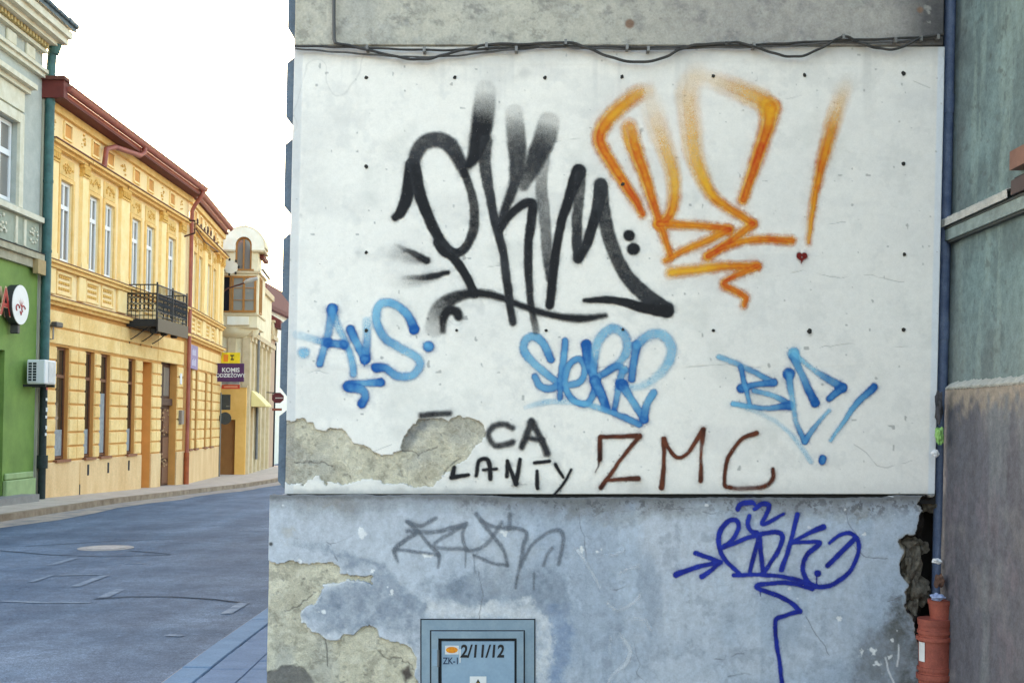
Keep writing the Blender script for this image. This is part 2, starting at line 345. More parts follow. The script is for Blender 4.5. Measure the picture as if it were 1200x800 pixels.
def sheet(name, parent, m, xl, xr, yt, yb, step, off, fn, skirt=.06, keep=None):
    """wall surface as a fine relief; fn(px, py) -> height above the plane (m), colour (n,m,3)"""
    nx = int((xr-xl)/step)+1; ny = int((max(yb, yb)-(yt if not callable(yt) else 580))/step)+1
    u = np.linspace(xl, xr, nx)[None, :].repeat(ny, 0); r = np.linspace(0, 1, ny)[:, None].repeat(nx, 1)
    y_top = yt(u) if callable(yt) else np.full_like(u, yt)
    py = y_top+(yb-y_top)*r; px = u+LEAN*(HZ-py)
    h, c = fn(px, py)
    Y = (PLANE0-off-h)/(1+PLANEK*(px-600)); V = np.stack([(px-600)/FPX*Y, Y, EYE+(HZ-py)/FPX*Y], -1)
    # keep the outline where the plane is: depth moves along the wall normal, not along the sight line
    Y0 = (PLANE0-off)/(1+PLANEK*(px-600)); V[..., 0] = (px-600)/FPX*Y0; V[..., 2] = EYE+(HZ-py)/FPX*Y0
    idx = np.arange(nx*ny).reshape(ny, nx); Q = np.stack([idx[:-1, :-1], idx[1:, :-1], idx[1:, 1:], idx[:-1, 1:]], -1)
    if keep is not None:
        k = keep(px, py); Q = Q[k[:-1, :-1] & k[1:, :-1] & k[1:, 1:] & k[:-1, 1:]]
    Q = Q.reshape(-1, 4); V = V.reshape(-1, 3); C = np.concatenate([c.reshape(-1, 3), np.ones((nx*ny, 1))], 1)
    if skirt and keep is None:
        ring = np.concatenate([idx[0, :], idx[1:, -1], idx[-1, -2::-1], idx[-2::-1, 0]]); b = len(V); S = V[ring].copy(); S[:, 1] += skirt
        n = len(ring)-1; i = np.arange(n); Q = np.concatenate([Q, np.stack([ring[i], ring[i+1], b+i+1, b+i], -1)]); V = np.concatenate([V, S]); C = np.concatenate([C, C[ring]*np.array([.8, .8, .8, 1])])
    return np_mesh(name, V, Q, C, m, parent)
def cracknet(px, py, wl, seed, width, lo, hi):
    """meandering hairline cracks, broken into patches"""
    r = np.abs(fbm(px, py, wl, 5, seed, .5)-.5); g = 1-sstep(0, width, r)
    return g*sstep(lo, hi, fbm(px, py, wl*1.4, 3, seed+2))
def mixc(c, col, k): return c*(1-k[..., None])+np.array(col)*k[..., None]

# body of the house behind the surfaces
_xl = PW(XL, 495, -.02)[0]; _xr = PW(XR, 495, -.02)[0]; _yl = PW(XL, 495, -.02)[1]; _yr = PW(XR, 495, -.02)[1]
m_side = mat('grey_side_render', lin('#7d8692'), .9, .12, 3, col2=lin('#69727f'), bump=.4, fine=.1)
mb = MB(); zt = 7.6
mb.v = [(_xl+.01, _yl+.32, -.3), (_xr-.01, _yr+.32, -.3), (_xr-.01, 21, -.6), (_xl+.01, 21, -.6)]; mb.v += [(x, y, zt) for x, y, z in mb.v]
mb.f = [(0, 3, 2, 1), (4, 5, 6, 7), (0, 1, 5, 4), (1, 2, 6, 5), (2, 3, 7, 6), (3, 0, 4, 7)]
mb.build('body', m_side, corner)
MB().prism([(_xl-.4, zt-.01), (_xr+.3, zt-.01), (_xr-.6, zt+1.5), (_xl+.6, zt+1.5)], 'y', _yr-.3, 21.3).build('roof', mat('old_roof_tiles', lin('#6b3a2e'), .8, .2, 8), corner)
bx('corner_return', m_side, corner, _xl+.01, _xl+.07, _yl+.035, _yl+.318, -.3, zt-.02); bx('corner_return', m_side, corner, _xr-.07, _xr-.01, _yr+.035, _yr+.318, 1.36, zt-.02)
_px = PW(PXL, 495, .045)[0]; _pz = EYE+(HZ-582)/FPX*6.66
bx('plinth_side', mat('plinth_side_render', lin('#75879c'), .9, .12, 3, col2=lin('#617388'), bump=.4, fine=.1), corner, _px+.004, _xl+.008, _yl+.04, 21, -.3, _pz)
# upper wall: dark weathered cement render
PATCH_U = [(329,496),(345,497),(350,492),(358,494),(365,495),(369,504),(380,507),(391,503),(400,503),(406,506),(411,519),(419,521),(428,522),(441,529),(450,532),(458,532),(467,526),(470,509),(478,499),(492,490),(504,489),(519,491),(533,488),(546,489),(563,495),(565,509),(556,526),(545,536),(532,546),(516,560),(506,572),(495,571),(482,570),(462,566),(441,562),(425,561),(414,563),(398,567),(381,569),(376,562),(370,559),(362,562),(357,566),(345,566),(337,565),(329,565)]
def up_fn(px, py):
    n = fbm(px, py, 90, 6, 1); n2 = fbm(px+25*n, py+25*n, 22, 5, 2, .7); n3 = fbm(px, py, 260, 3, 4)
    c = np.ones(px.shape+(3,))*np.array([.50, .475, .395]); c = mixc(c, (.40, .39, .35), sstep(.30, .75, n)*.8); c = mixc(c, (.60, .57, .47), sstep(.5, .7, n3)*.6)
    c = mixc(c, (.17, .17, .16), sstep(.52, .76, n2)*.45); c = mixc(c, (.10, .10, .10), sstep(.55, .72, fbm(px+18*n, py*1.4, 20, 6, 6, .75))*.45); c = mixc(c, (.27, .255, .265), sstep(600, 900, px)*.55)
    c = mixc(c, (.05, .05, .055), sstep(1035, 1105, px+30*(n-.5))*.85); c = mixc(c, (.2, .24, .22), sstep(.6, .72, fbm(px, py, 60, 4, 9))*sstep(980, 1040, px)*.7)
    for (cx, cy, rr) in ((738, 28, 6), (1078, 12, 4)): c = mixc(c, (.22, .14, .10), 1-sstep(rr-2, rr+1, np.hypot(px-cx, py-cy)))
    c = mixc(c, (.44, .43, .39), (1-sstep(.26, .34, fbm(px, py, 20, 5, 12, .7)))*.5); c = mixc(c, (.35, .33, .25), (1-sstep(0, 14, px-350-LEAN*(HZ-py)*0))*.25)
    return (n-.5)*.012+(n2-.5)*.004, c
m_up = vcol_mat('weathered_cement_render', .92, 90, .13, .5, .005, .16)
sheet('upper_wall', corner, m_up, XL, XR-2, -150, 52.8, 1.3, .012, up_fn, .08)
mb = MB(); a, b = PW(XL, -150), PW(XR-2, -150)
mb.v = [(PW(XL, 495)[0], a[1]-.012, a[2]), (PW(XR-2, 495)[0], b[1]-.012, b[2]), (PW(XR-2, 495)[0], b[1]-.012, zt), (PW(XL, 495)[0], a[1]-.012, zt)]; mb.v += [(x, y+.1, z) for x, y, z in mb.v]
mb.f = [(0, 1, 2, 3), (4, 7, 6, 5), (0, 4, 5, 1), (1, 5, 6, 2), (2, 6, 7, 3), (3, 7, 4, 0)]
mb.build('gable_wall', mat('weathered_cement_plain', (.24, .235, .22), .92, .2, 4, col2=(.15, .148, .145), bump=.5, fine=.15), corner)
# white panel
CRK_U = [[(345,437),(372,434),(384,438),(395,442),(407,448),(430,444)], [(1000,520),(1015,531),(1028,545),(1040,548),(1062,543),(1080,537),(1092,528)],
 [(905,322),(940,318),(985,326),(1020,322),(1060,330)], [(790,432),(850,428),(900,432)], [(955,270),(972,262),(990,260)], [(870,120),(930,114),(960,111)], [(700,430),(760,436),(800,428)],
 [(565,315),(600,308),(640,300)], [(960,408),(1000,404),(1040,408),(1090,404)], [(430,530),(460,520)], [(1070,95),(1090,104)], [(570,150),(650,166),(690,160)]]
def wh_fn(px, py):
    n = fbm(px, py, 160, 5, 21); n2 = fbm(px, py, 22, 4, 22); n3 = fbm(px*1.0, py*3.0, 120, 4, 23); st = fbm(px*2.0, py*.18, 40, 4, 24)
    h = (n-.5)*.006+(n2-.5)*.0016+(n3-.5)*.0016
    for yy, a in ((75, .0012), (180, .0007), (300, .0007), (430, .0009), (545, .0008)):
        yw = yy+8*(fbm(px, py*0, 200, 3, yy)-.5); h = h-a*sstep(-1.2, 1.2, py-yw)+a*.5
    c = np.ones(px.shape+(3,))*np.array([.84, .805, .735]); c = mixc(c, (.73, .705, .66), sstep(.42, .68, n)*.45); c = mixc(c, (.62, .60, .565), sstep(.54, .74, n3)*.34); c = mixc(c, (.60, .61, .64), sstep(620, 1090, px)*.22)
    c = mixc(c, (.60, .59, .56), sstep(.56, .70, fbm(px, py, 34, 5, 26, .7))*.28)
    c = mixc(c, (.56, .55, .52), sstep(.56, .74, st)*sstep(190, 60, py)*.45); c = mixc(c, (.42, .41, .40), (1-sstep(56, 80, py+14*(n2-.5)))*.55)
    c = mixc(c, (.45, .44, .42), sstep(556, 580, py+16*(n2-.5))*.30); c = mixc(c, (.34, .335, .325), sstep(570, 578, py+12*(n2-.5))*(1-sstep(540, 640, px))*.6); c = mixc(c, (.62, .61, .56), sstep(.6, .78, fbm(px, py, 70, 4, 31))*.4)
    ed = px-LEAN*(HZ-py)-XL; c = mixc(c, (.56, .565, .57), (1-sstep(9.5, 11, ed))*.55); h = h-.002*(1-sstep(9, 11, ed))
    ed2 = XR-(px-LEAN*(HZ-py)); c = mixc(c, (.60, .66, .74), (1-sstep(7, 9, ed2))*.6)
    for cr in CRK_U:
        d = linedist(px+7*(fbm(px, py, 26, 3, 41)-.5), py+7*(fbm(px, py, 26, 3, 42)-.5), cr); k = np.clip(1-sstep(.1, .8, d), 0, 1)*sstep(.42, .6, fbm(px, py, 24, 2, 43)); c = mixc(c, (.33, .32, .30), k*.6); h = h-k*.0016
    k = cracknet(px, py, 300, 201, .0026, .52, .60)*.28; c = mixc(c, (.36, .35, .33), k); h = h-.001*k
    sp = fbm(px, py, 7, 2, 51); c = mixc(c, (.35, .34, .32), (1-sstep(.10, .135, sp))*.75)
    for (cx, cy, rr, k) in ((612,88,12,.3), (352,252,7,.35), (420,296,9,.35), (745,575,20,.3), (950,392,8,.7), (600,545,10,.2), (1075,640,10,.3), (470,66,12,.2)):
        c = mixc(c, (.32, .31, .29), (1-sstep(rr*.2, rr, np.hypot(px-cx, py-cy)+16*(n2-.5)))*k)
    sd = polysd(px+7*(fbm(px, py, 9, 4, 61, .7)-.5)+12*(fbm(px, py, 34, 3, 63)-.5), py+9*(fbm(px, py, 9, 4, 62, .7)-.5)+10*(fbm(px, py, 30, 3, 64)-.5), PATCH_U)
    c = mixc(c, (.66, .65, .62), (1-sstep(0, 5, sd))*.3); c = mixc(c, (.25, .23, .2), (1-sstep(-1, .6, sd))*.85)
    h = np.clip(h, -.0026, .0022)
    return np.where(sd < 0, -.042, h), c
m_white = vcol_mat('white_limewash_render', .88, 120, .035, .25, .004, .05)
def sheet_bottom(u): return 579.5
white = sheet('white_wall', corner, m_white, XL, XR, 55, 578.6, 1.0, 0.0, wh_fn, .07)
def pl_fn(seed, dark):
    def fn(px, py):
        n = fbm(px, py, 40, 6, seed, .62); n2 = fbm(px, py, 8, 3, seed+1); n3 = fbm(px, py, 120, 4, seed+2)
        n4 = fbm(px, py, 14, 5, seed+9, .72); h = (n-.5)*.016+(n2-.5)*.004+(n4-.5)*.012+.008*np.abs(fbm(px+20*n, py, 46, 4, seed+8)-.5)
        c = np.ones(px.shape+(3,))*np.array([.68, .625, .475]); c = mixc(c, (.52, .47, .35), sstep(.45, .7, n)*.8); c = mixc(c, (.76, .70, .54), sstep(.5, .7, n3)*.7)
        c = mixc(c, (.2, .185, .16), (1-sstep(.2, .27, n2))*.55); c = mixc(c, (.46, .45, .41), sstep(.55, .7, fbm(px, py, 60, 4, seed+5))*.5)
        c = mixc(c, (.80, .745, .60), sstep(.56, .70, n4)*.55); c = mixc(c, (.36, .325, .25), (1-sstep(.30, .42, n4))*.6); k = cracknet(px, py, 60, seed+30, .010, .46, .58)*.8; c = mixc(c, (.17, .155, .13), k); h = h-.004*k  # highlights on bumps and shade in pits painted into the plaster colour
        if dark:
            k = 1-sstep(-2, 3, polysd(px+10*(n-.5), py+10*(n2-.5), [(309, 790), (325, 784), (345, 781), (358, 786), (366, 800), (372, 850), (309, 860)])); c = mixc(c, (.13, .12, .12), k*.8); h = h-.008*k
            k = 1-sstep(-2, 4, polysd(px+8*(n-.5), py+8*(n2-.5), [(470, 786), (478, 780), (482, 792), (474, 800)])); c = mixc(c, (.12, .10, .085), k)
        else:
            k = 1-sstep(-6, 6, polysd(px+14*(n-.5), py+14*(n2-.5), [(468, 505), (480, 494), (505, 490), (512, 497), (492, 508), (478, 524), (467, 528)])); c = mixc(c, (.21, .215, .22), k*.75)
            c = mixc(c, (.42, .38, .32), (1-sstep(8, 12, px-LEAN*(HZ-py)-XL))*.6)
        for cr in ([[(345,541),(365,539),(390,545)], [(470,526),(490,531),(512,524)], [(520,555),(540,536)]] if not dark else [[(335,717),(353,708),(367,696)], [(380,735),(383,780)]]):
            d = linedist(px+5*(n-.5), py+8*(n2-.5), cr); k = 1-sstep(.2, 1.3, d); c = mixc(c, (.12, .11, .1), k*.7); h = h-.003*k
        return h, c
    return fn
m_plaster = vcol_mat('bare_sandy_plaster', .95, 120, .15, .9, .010, .20)
pu = sheet('exposed_plaster', white, m_plaster, 331, 570, 484, 576, 1.0, -.018, pl_fn(71, False), 0, keep=lambda px, py: (polysd(px, py, PATCH_U) < 14) & (px-LEAN*(HZ-py) > XL+.3)); pu['label'] = 'sandy plaster bared where the white render has fallen off'
# plinth
PATCH_L = [(304,660),(318,659),(330,660),(343,657),(360,659),(383,660),(397,665),(400,674),(420,675),(437,677),(438,683),(420,682),(397,682),(380,687),(372,697),(365,704),(357,710),(351,718),(357,730),(372,741),(387,750),(400,748),(413,743),(424,736),(433,735),(441,741),(447,747),(463,753),(480,757),(484,764),(487,773),(486,790),(490,810),(488,870),(304,870)]
HOLE = [(1110,580),(1082,580),(1076,588),(1082,598),(1079,612),(1073,624),(1062,627),(1055,632),(1058,645),(1055,658),(1058,672),(1066,684),(1062,700),(1061,711),(1072,722),(1078,760),(1084,800),(1090,860),(1110,870)]
CRK_L = [[(347,630),(360,632),(376,634),(388,638),(398,632),(410,628),(423,623)], [(388,638),(395,657)], [(675,586),(678,600),(680,612),(685,630),(687,653),(688,680)], [(695,606),(703,600),(725,598),(753,600),(775,594),(793,596),(815,595),(833,603),(850,598),(862,602)],
 [(943,722),(950,736),(960,747),(966,757),(973,767),(987,778)], [(1010,716),(1030,712),(1043,703),(1056,700)], [(838,772),(853,771),(862,765),(870,765)], [(855,790),(870,787),(884,790)], [(1000,640),(1015,652),(1040,655)], [(990,598),(994,612),(1004,625)],
 [(560,735),(566,700),(561,668)], [(706,690),(722,690),(745,682)], [(350,650),(330,672)]]
def low_fn(px, py):
    n = fbm(px, py, 120, 6, 81); n2 = fbm(px, py, 20, 4, 82); n3 = fbm(px*2.2, py*.5, 60, 5, 83); big = fbm(px, py, 300, 3, 84)
    h = (n-.5)*.004+(n2-.5)*.0016
    c = np.ones(px.shape+(3,))*np.array([.50, .54, .60]); c = mixc(c, (.335, .395, .48), sstep(.42, .66, n)*.75); c = mixc(c, (.275, .325, .40), sstep(.5, .70, n3)*.6); c = mixc(c, (.50, .57, .66), sstep(.55, .72, fbm(px*1.5, py*.7, 44, 5, 86, .7))*.55); c = mixc(c, (.27, .30, .36), sstep(.58, .7, fbm(px, py, 15, 4, 87, .7))*.4)
    c = mixc(c, (.56, .575, .60), (1-sstep(380, 640, px))*.62); c = mixc(c, (.37, .45, .55), sstep(650, 900, px)*.45*sstep(.35, .6, big))
    w1_ = fbm(px, py, 26, 6, 231, .75)-.5; w2_ = fbm(px, py, 26, 6, 232, .75)-.5; tx = np.clip(.55+1.5*(fbm(px, py, 12, 5, 233, .75)-.36), .45, 1.15)
    def blob(poly, col, k, soft=8, wob=22):
        nonlocal c
        s = polysd(px+wob*w1_*2.2, py+wob*w2_*2.2, poly); c = mixc(c, col, np.clip((1-sstep(-soft, soft, s))*k*tx, 0, 1))
    blob([(350,640),(395,648),(440,655),(480,690),(500,715),(492,755),(440,735),(410,742),(360,725),(355,712),(400,690),(436,683),(430,670),(395,662)], (.21, .25, .31), .8)
    blob([(500,690),(530,673),(600,668),(668,676),(676,700),(665,720),(640,708),(600,706),(560,712),(505,712)], (.20, .24, .295), .85)
    blob([(640,715),(668,705),(672,760),(660,810),(640,820)], (.20, .27, .40), .75)
    blob([(492,722),(500,704),(560,708),(620,702),(640,722),(645,830),(628,830),(627,727)], (.66, .665, .67), .8, 6, 16)
    blob([(1010,735),(1045,728),(1062,745),(1085,870),(1000,870),(995,790)], (.19, .205, .225), .8, 18)
    blob([(355,582),(400,582),(416,590),(400,600),(372,598)], (.36, .31, .24), .5, 6); blob([(330,625),(345,612),(352,618),(338,634)], (.42, .35, .25), .4, 5)
    blob([(1000,592),(1018,592),(1016,606),(1006,612),(998,602)], (.30, .29, .25), .8, 3, 12)
    blob([(660,585),(690,585),(690,600),(674,606),(664,598)], (.24, .25, .25), .6, 5); blob([(375,770),(420,790),(400,870),(340,870)], (.3, .3, .29), .4)
    blob([(1050,690),(1066,695),(1080,730),(1088,880),(1058,880),(1056,780),(1044,740)], (.085, .088, .082), .95, 8, 26); blob([(1020,735),(1050,722),(1065,760),(1060,880),(1005,880),(1010,790)], (.20, .21, .22), .6, 12, 30)
    blob([(690,590),(760,588),(800,592),(850,598),(1000,596),(1050,604),(1000,610),(840,606),(700,604)], (.30, .31, .31), .55, 7, 26)
    blob([(610,615),(640,640),(600,700),(560,690),(575,640)], (.50, .51, .52), .3, 14)
    # grime under the joint and drips
    top = py-582; c = mixc(c, (.12, .12, .125), (1-sstep(0, 15, top+16*(n2-.5)+6*(n3-.5)))*sstep(470, 560, px)*.75); c = mixc(c, (.17, .17, .165), (1-sstep(0, 30, top+34*(n3-.5)+14*(n2-.5)))*.6)
    chip = fbm(px, py, 9, 5, 91, .75); c = mixc(c, (.11, .11, .12), (1-sstep(.36, .41, chip-.05*sstep(820, 900, px)))*(1-sstep(4, 30, top+20*(n2-.5)))*sstep(450, 640, px)*.9); c = mixc(c, (.16, .16, .165), (1-sstep(0, 5, top+8*(chip-.5)))*.8)
    c = mixc(c, (.74, .74, .74), (1-sstep(.13, .17, fbm(px, py, 11, 3, 93)))*sstep(.45, .6, big)*.9)
    k = cracknet(px, py, 190, 221, .0034, .48, .58)*.65; c = mixc(c, (.16, .165, .18), k); h = h-.0012*k
    for cr in CRK_L:
        d = linedist(px+6*(fbm(px, py, 20, 3, 95)-.5), py+6*(fbm(px, py, 20, 3, 96)-.5), cr); k = (1-sstep(.1, .85, d))*sstep(.36, .55, fbm(px, py, 22, 2, 94)); c = mixc(c, (.14, .14, .15), k*.7); h = h-k*.0018
    for (cx, cy, rr) in ((423,623,4), (679,646,4.5), (500,649,3), (589,622,4), (438,668,3), (454,693,2.5), (370,716,3.2), (380,717,2.6), (1010,762,4), (1024,763,3), (1027,778,3), (1044,770,3), (985,726,2), (352,659,3), (700,645,2)):
        c = mixc(c, (.80, .80, .79), (1-sstep(rr*.5, rr, np.hypot((px-cx)*.8, py-cy)+16*(fbm(px, py, 6, 3, 88)-.5)))*.8)
    for ln, wd in (([(1037,770),(1040,784),(1048,800)], 1.6), ([(1053,755),(1051,780)], 1.4)):
        c = mixc(c, (.72, .72, .73), (1-sstep(wd*.4, wd, linedist(px+5*(n2-.5), py, ln)))*.7)
    k = 1-sstep(1.4, 3.2, np.hypot(px-317.5, py-637)); c = mixc(c, (.1, .1, .1), k)
    sd = polysd(px+9*(fbm(px, py, 10, 4, 97, .7)-.5)+12*(fbm(px, py, 36, 3, 66)-.5), py+9*(fbm(px, py, 10, 4, 98, .7)-.5)+10*(fbm(px, py, 32, 3, 67)-.5), PATCH_L)
    c = mixc(c, (.68, .68, .66), (1-sstep(.3, 2.6, sd))*sstep(.5, .62, fbm(px, py, 34, 2, 99))*.9); c = mixc(c, (.17, .165, .16), (1-sstep(-.8, .5, sd))*.8)
    sh = polysd(px+12*(fbm(px, py, 14, 4, 101)-.5), py+12*(fbm(px, py, 14, 4, 102)-.5), HOLE)
    rn = fbm(px, py, 22, 5, 103); rc = mixc(np.ones(px.shape+(3,))*np.array([.05, .042, .035]), (.36, .31, .23), sstep(.48, .62, rn)*(1-sstep(1068, 1082, px+40*(rn-.5)))*sstep(612, 645, py)); rc = mixc(rc, (.025, .02, .018), sstep(1066, 1084, px+25*(rn-.5))*.85)
    c = np.where((sh < 0)[..., None], rc, mixc(c, (.30, .28, .25), (1-sstep(0, 3.5, sh))*.6))
    h = np.clip(h, -.0028, .0024); h = np.where(sd < 0, -.044, h)
    return np.where(sh < 0, -.03-.16*sstep(0, 16, -sh)+(rn-.5)*.10, h), c
m_plinth = vcol_mat('blue_grey_plinth_render', .9, 110, .09, .5, .005, .17)
plinth = sheet('plinth', corner, m_plinth, PXL, XR, lambda u: 580.2+3.4*sstep(560, 610, u)*(1-sstep(1035, 1062, u))+4.2*(fbm(u, u*0, 24, 6, 111, .7)-.5), 885, 1.0, .045, low_fn, .10)
pl2 = sheet('exposed_plaster', plinth, m_plaster, 314, 496, 650, 884, 1.0, 0.045-.019, pl_fn(121, True), 0, keep=lambda px, py: (polysd(px, py, PATCH_L) < 15) & (px-LEAN*(HZ-py) > PXL+.3)); pl2['label'] = 'rough sandy plaster bared at the foot of the corner'
mb = MB(); mb.v = [PW(XL+1, 574, -.030), PW(XR-1, 574, -.030), PW(XR-1, 590, -.030), PW(XL+1, 590, -.030)]; mb.v += [(x, y+.02, z) for x, y, z in mb.v]; mb.f = [(0, 1, 2, 3), (4, 7, 6, 5), (0, 4, 5, 1), (1, 5, 6, 2), (2, 6, 7, 3), (3, 7, 4, 0)]
mb.build('ledge_joint', mat('dark_joint', (.03, .03, .032), .95), corner, lean=False)  # near-black strip set back in the gap above the plinth
# rubble in the broken corner
m_rub = mat('broken_masonry', (.34, .30, .235), .95, .2, 30, col2=(.13, .11, .09), bump=1.0, fine=.25)
m_brk = mat('broken_brick', (.22, .10, .065), .95, .2, 25, bump=.7, fine=.2)
rr = random.Random(5)
for (cx, cy, w_, h_, dep, mm) in ((1088,592,18,16,-.08,0),(1064,636,18,18,-.02,0),(1069,660,16,40,-.02,0),(1062,655,9,30,0,0),(1080,690,16,26,-.05,0),(1071,692,14,34,-.02,0),(1068,712,14,18,-.02,0),(1078,640,14,16,-.09,0)):
    bm = bmesh.new(); bmesh.ops.create_icosphere(bm, subdivisions=3, radius=1); c0 = PW(cx, cy, dep-.035); s = c0[1]/FPX; q = rr.random()*9
    from mathutils import noise as mn
    mb = MB()
    for v in bm.verts:
        k = 1+.7*mn.noise(v.co*1.5+Vector((q, q, q)))+.35*mn.noise(v.co*4+Vector((q, 0, q))); mb.v.append((c0[0]+v.co.x*k*w_*.55*s, c0[1]+v.co.y*k*.05, c0[2]+v.co.z*k*h_*.55*s))
    mb.f = [tuple(v.index for v in f.verts) for f in bm.faces]; bm.free(); mb.build('rubble_stone', m_brk if mm else m_rub, plinth, lean=False)
# quoin blocks standing proud of the street side
m_quoin = mat('blue_grey_quoin', lin('#687684'), .9, .12, 6, col2=lin('#535f6c'), bump=.4, fine=.1)
for (ya, yb) in ((-150, -50), (-42, 48), (66, 152), (161, 256), (271, 359), (370, 468), (478, 577)):
    z1 = EYE+(HZ-ya)/FPX*6.66; z0 = EYE+(HZ-yb)/FPX*6.66; xw = _xl+.012; c_ = .045; e = .055
    mb = MB(); mb.prism([(xw, z0), (xw-e, z0+c_*1.5), (xw-e, z1-c_), (xw, z1)], 'y', _yl+.02, _yl+.55); mb.build('quoin', m_quoin, corner)
# plugged screw holes
m_hole = mat('dark_screw_hole', (.035, .033, .03), .9); m_plug = mat('plug_rim', (.32, .31, .29), .8)
for i, (x, y, r) in enumerate([(429,91,2.6),(533,91,2.4),(639,91,2.6),(729,90,2.6),(836,89,2.5),(943,88,2.5),(1059,86,2.9),(429,195,2.6),(1059,192,2.6),(429,296,2.4),(1060,298,2.6),(730,216,2.6),(640,387,2.0),(730,386,2.2),(836,387,2.2),(949,388,3.4),(1059,386,2.6),(535,387,2.0),(429,387,2.6)]):
    c0 = PW(x, y, .0048); s = c0[1]/FPX*.86; mb = MB()
    pts = [(c0[0]+r*s*(1+.25*rr.uniform(-1, 1))*math.cos(k*.6283), c0[2]+r*s*(1+.25*rr.uniform(-1, 1))*math.sin(k*.6283)) for k in range(10)]
    mb.prism(pts, 'y', c0[1], c0[1]+.012); mb.build('screw_hole', m_hole, white, lean=False)
# ------------------------------------------------------------------ spray paint: each tag is a thin coat on the wall
m_spray = spray_mat('spray_paint')
def catmull(P, n):
    P = np.array(P, float); K = len(P)
    if K == 2: t = np.linspace(0, 1, n)[:, None]; return P[0]+(P[1]-P[0])*t, np.linspace(0, 1, n)
    Q = np.vstack([2*P[0]-P[1], P, 2*P[-1]-P[-2]]); out = []; par = []
    for g in np.linspace(0, K-1-1e-6, n):
        i = int(g); t = g-i; a, b, c, d = Q[i], Q[i+1], Q[i+2], Q[i+3]
        out.append(.5*((2*b)+(-a+c)*t+(2*a-5*b+4*c-d)*t*t+(-a+3*b-3*c+d)*t**3)); par.append(g/(K-1))
    return np.array(out), np.array(par)
def st(pts, w, a=1.0, t=0.0, soft=1.6, sharp=False):
    """stroke: pts in photo pixels, widths / opacity / tone along it"""
    return dict(p=pts, w=np.atleast_1d(w), a=np.atleast_1d(a), t=np.atleast_1d(t), soft=soft, sharp=sharp)
TAGN = [0]
def halo(strokes):
    """soft yellow overspray first, then a darker narrower core a little to the right"""
    out = []
    for s in strokes: out.append(dict(s, w=s['w']*1.15+1.5, a=s['a']*.72, t=s['t']*.25, soft=3.4))
    for s in strokes: out.append(dict(s, w=s['w']*.62, a=np.clip(s['a'], 0, 1)**1.25, t=np.clip(s['t']*1.1, 0, 1), soft=1.8, p=[(x+.8, y) for x, y in s['p']]))
    return out
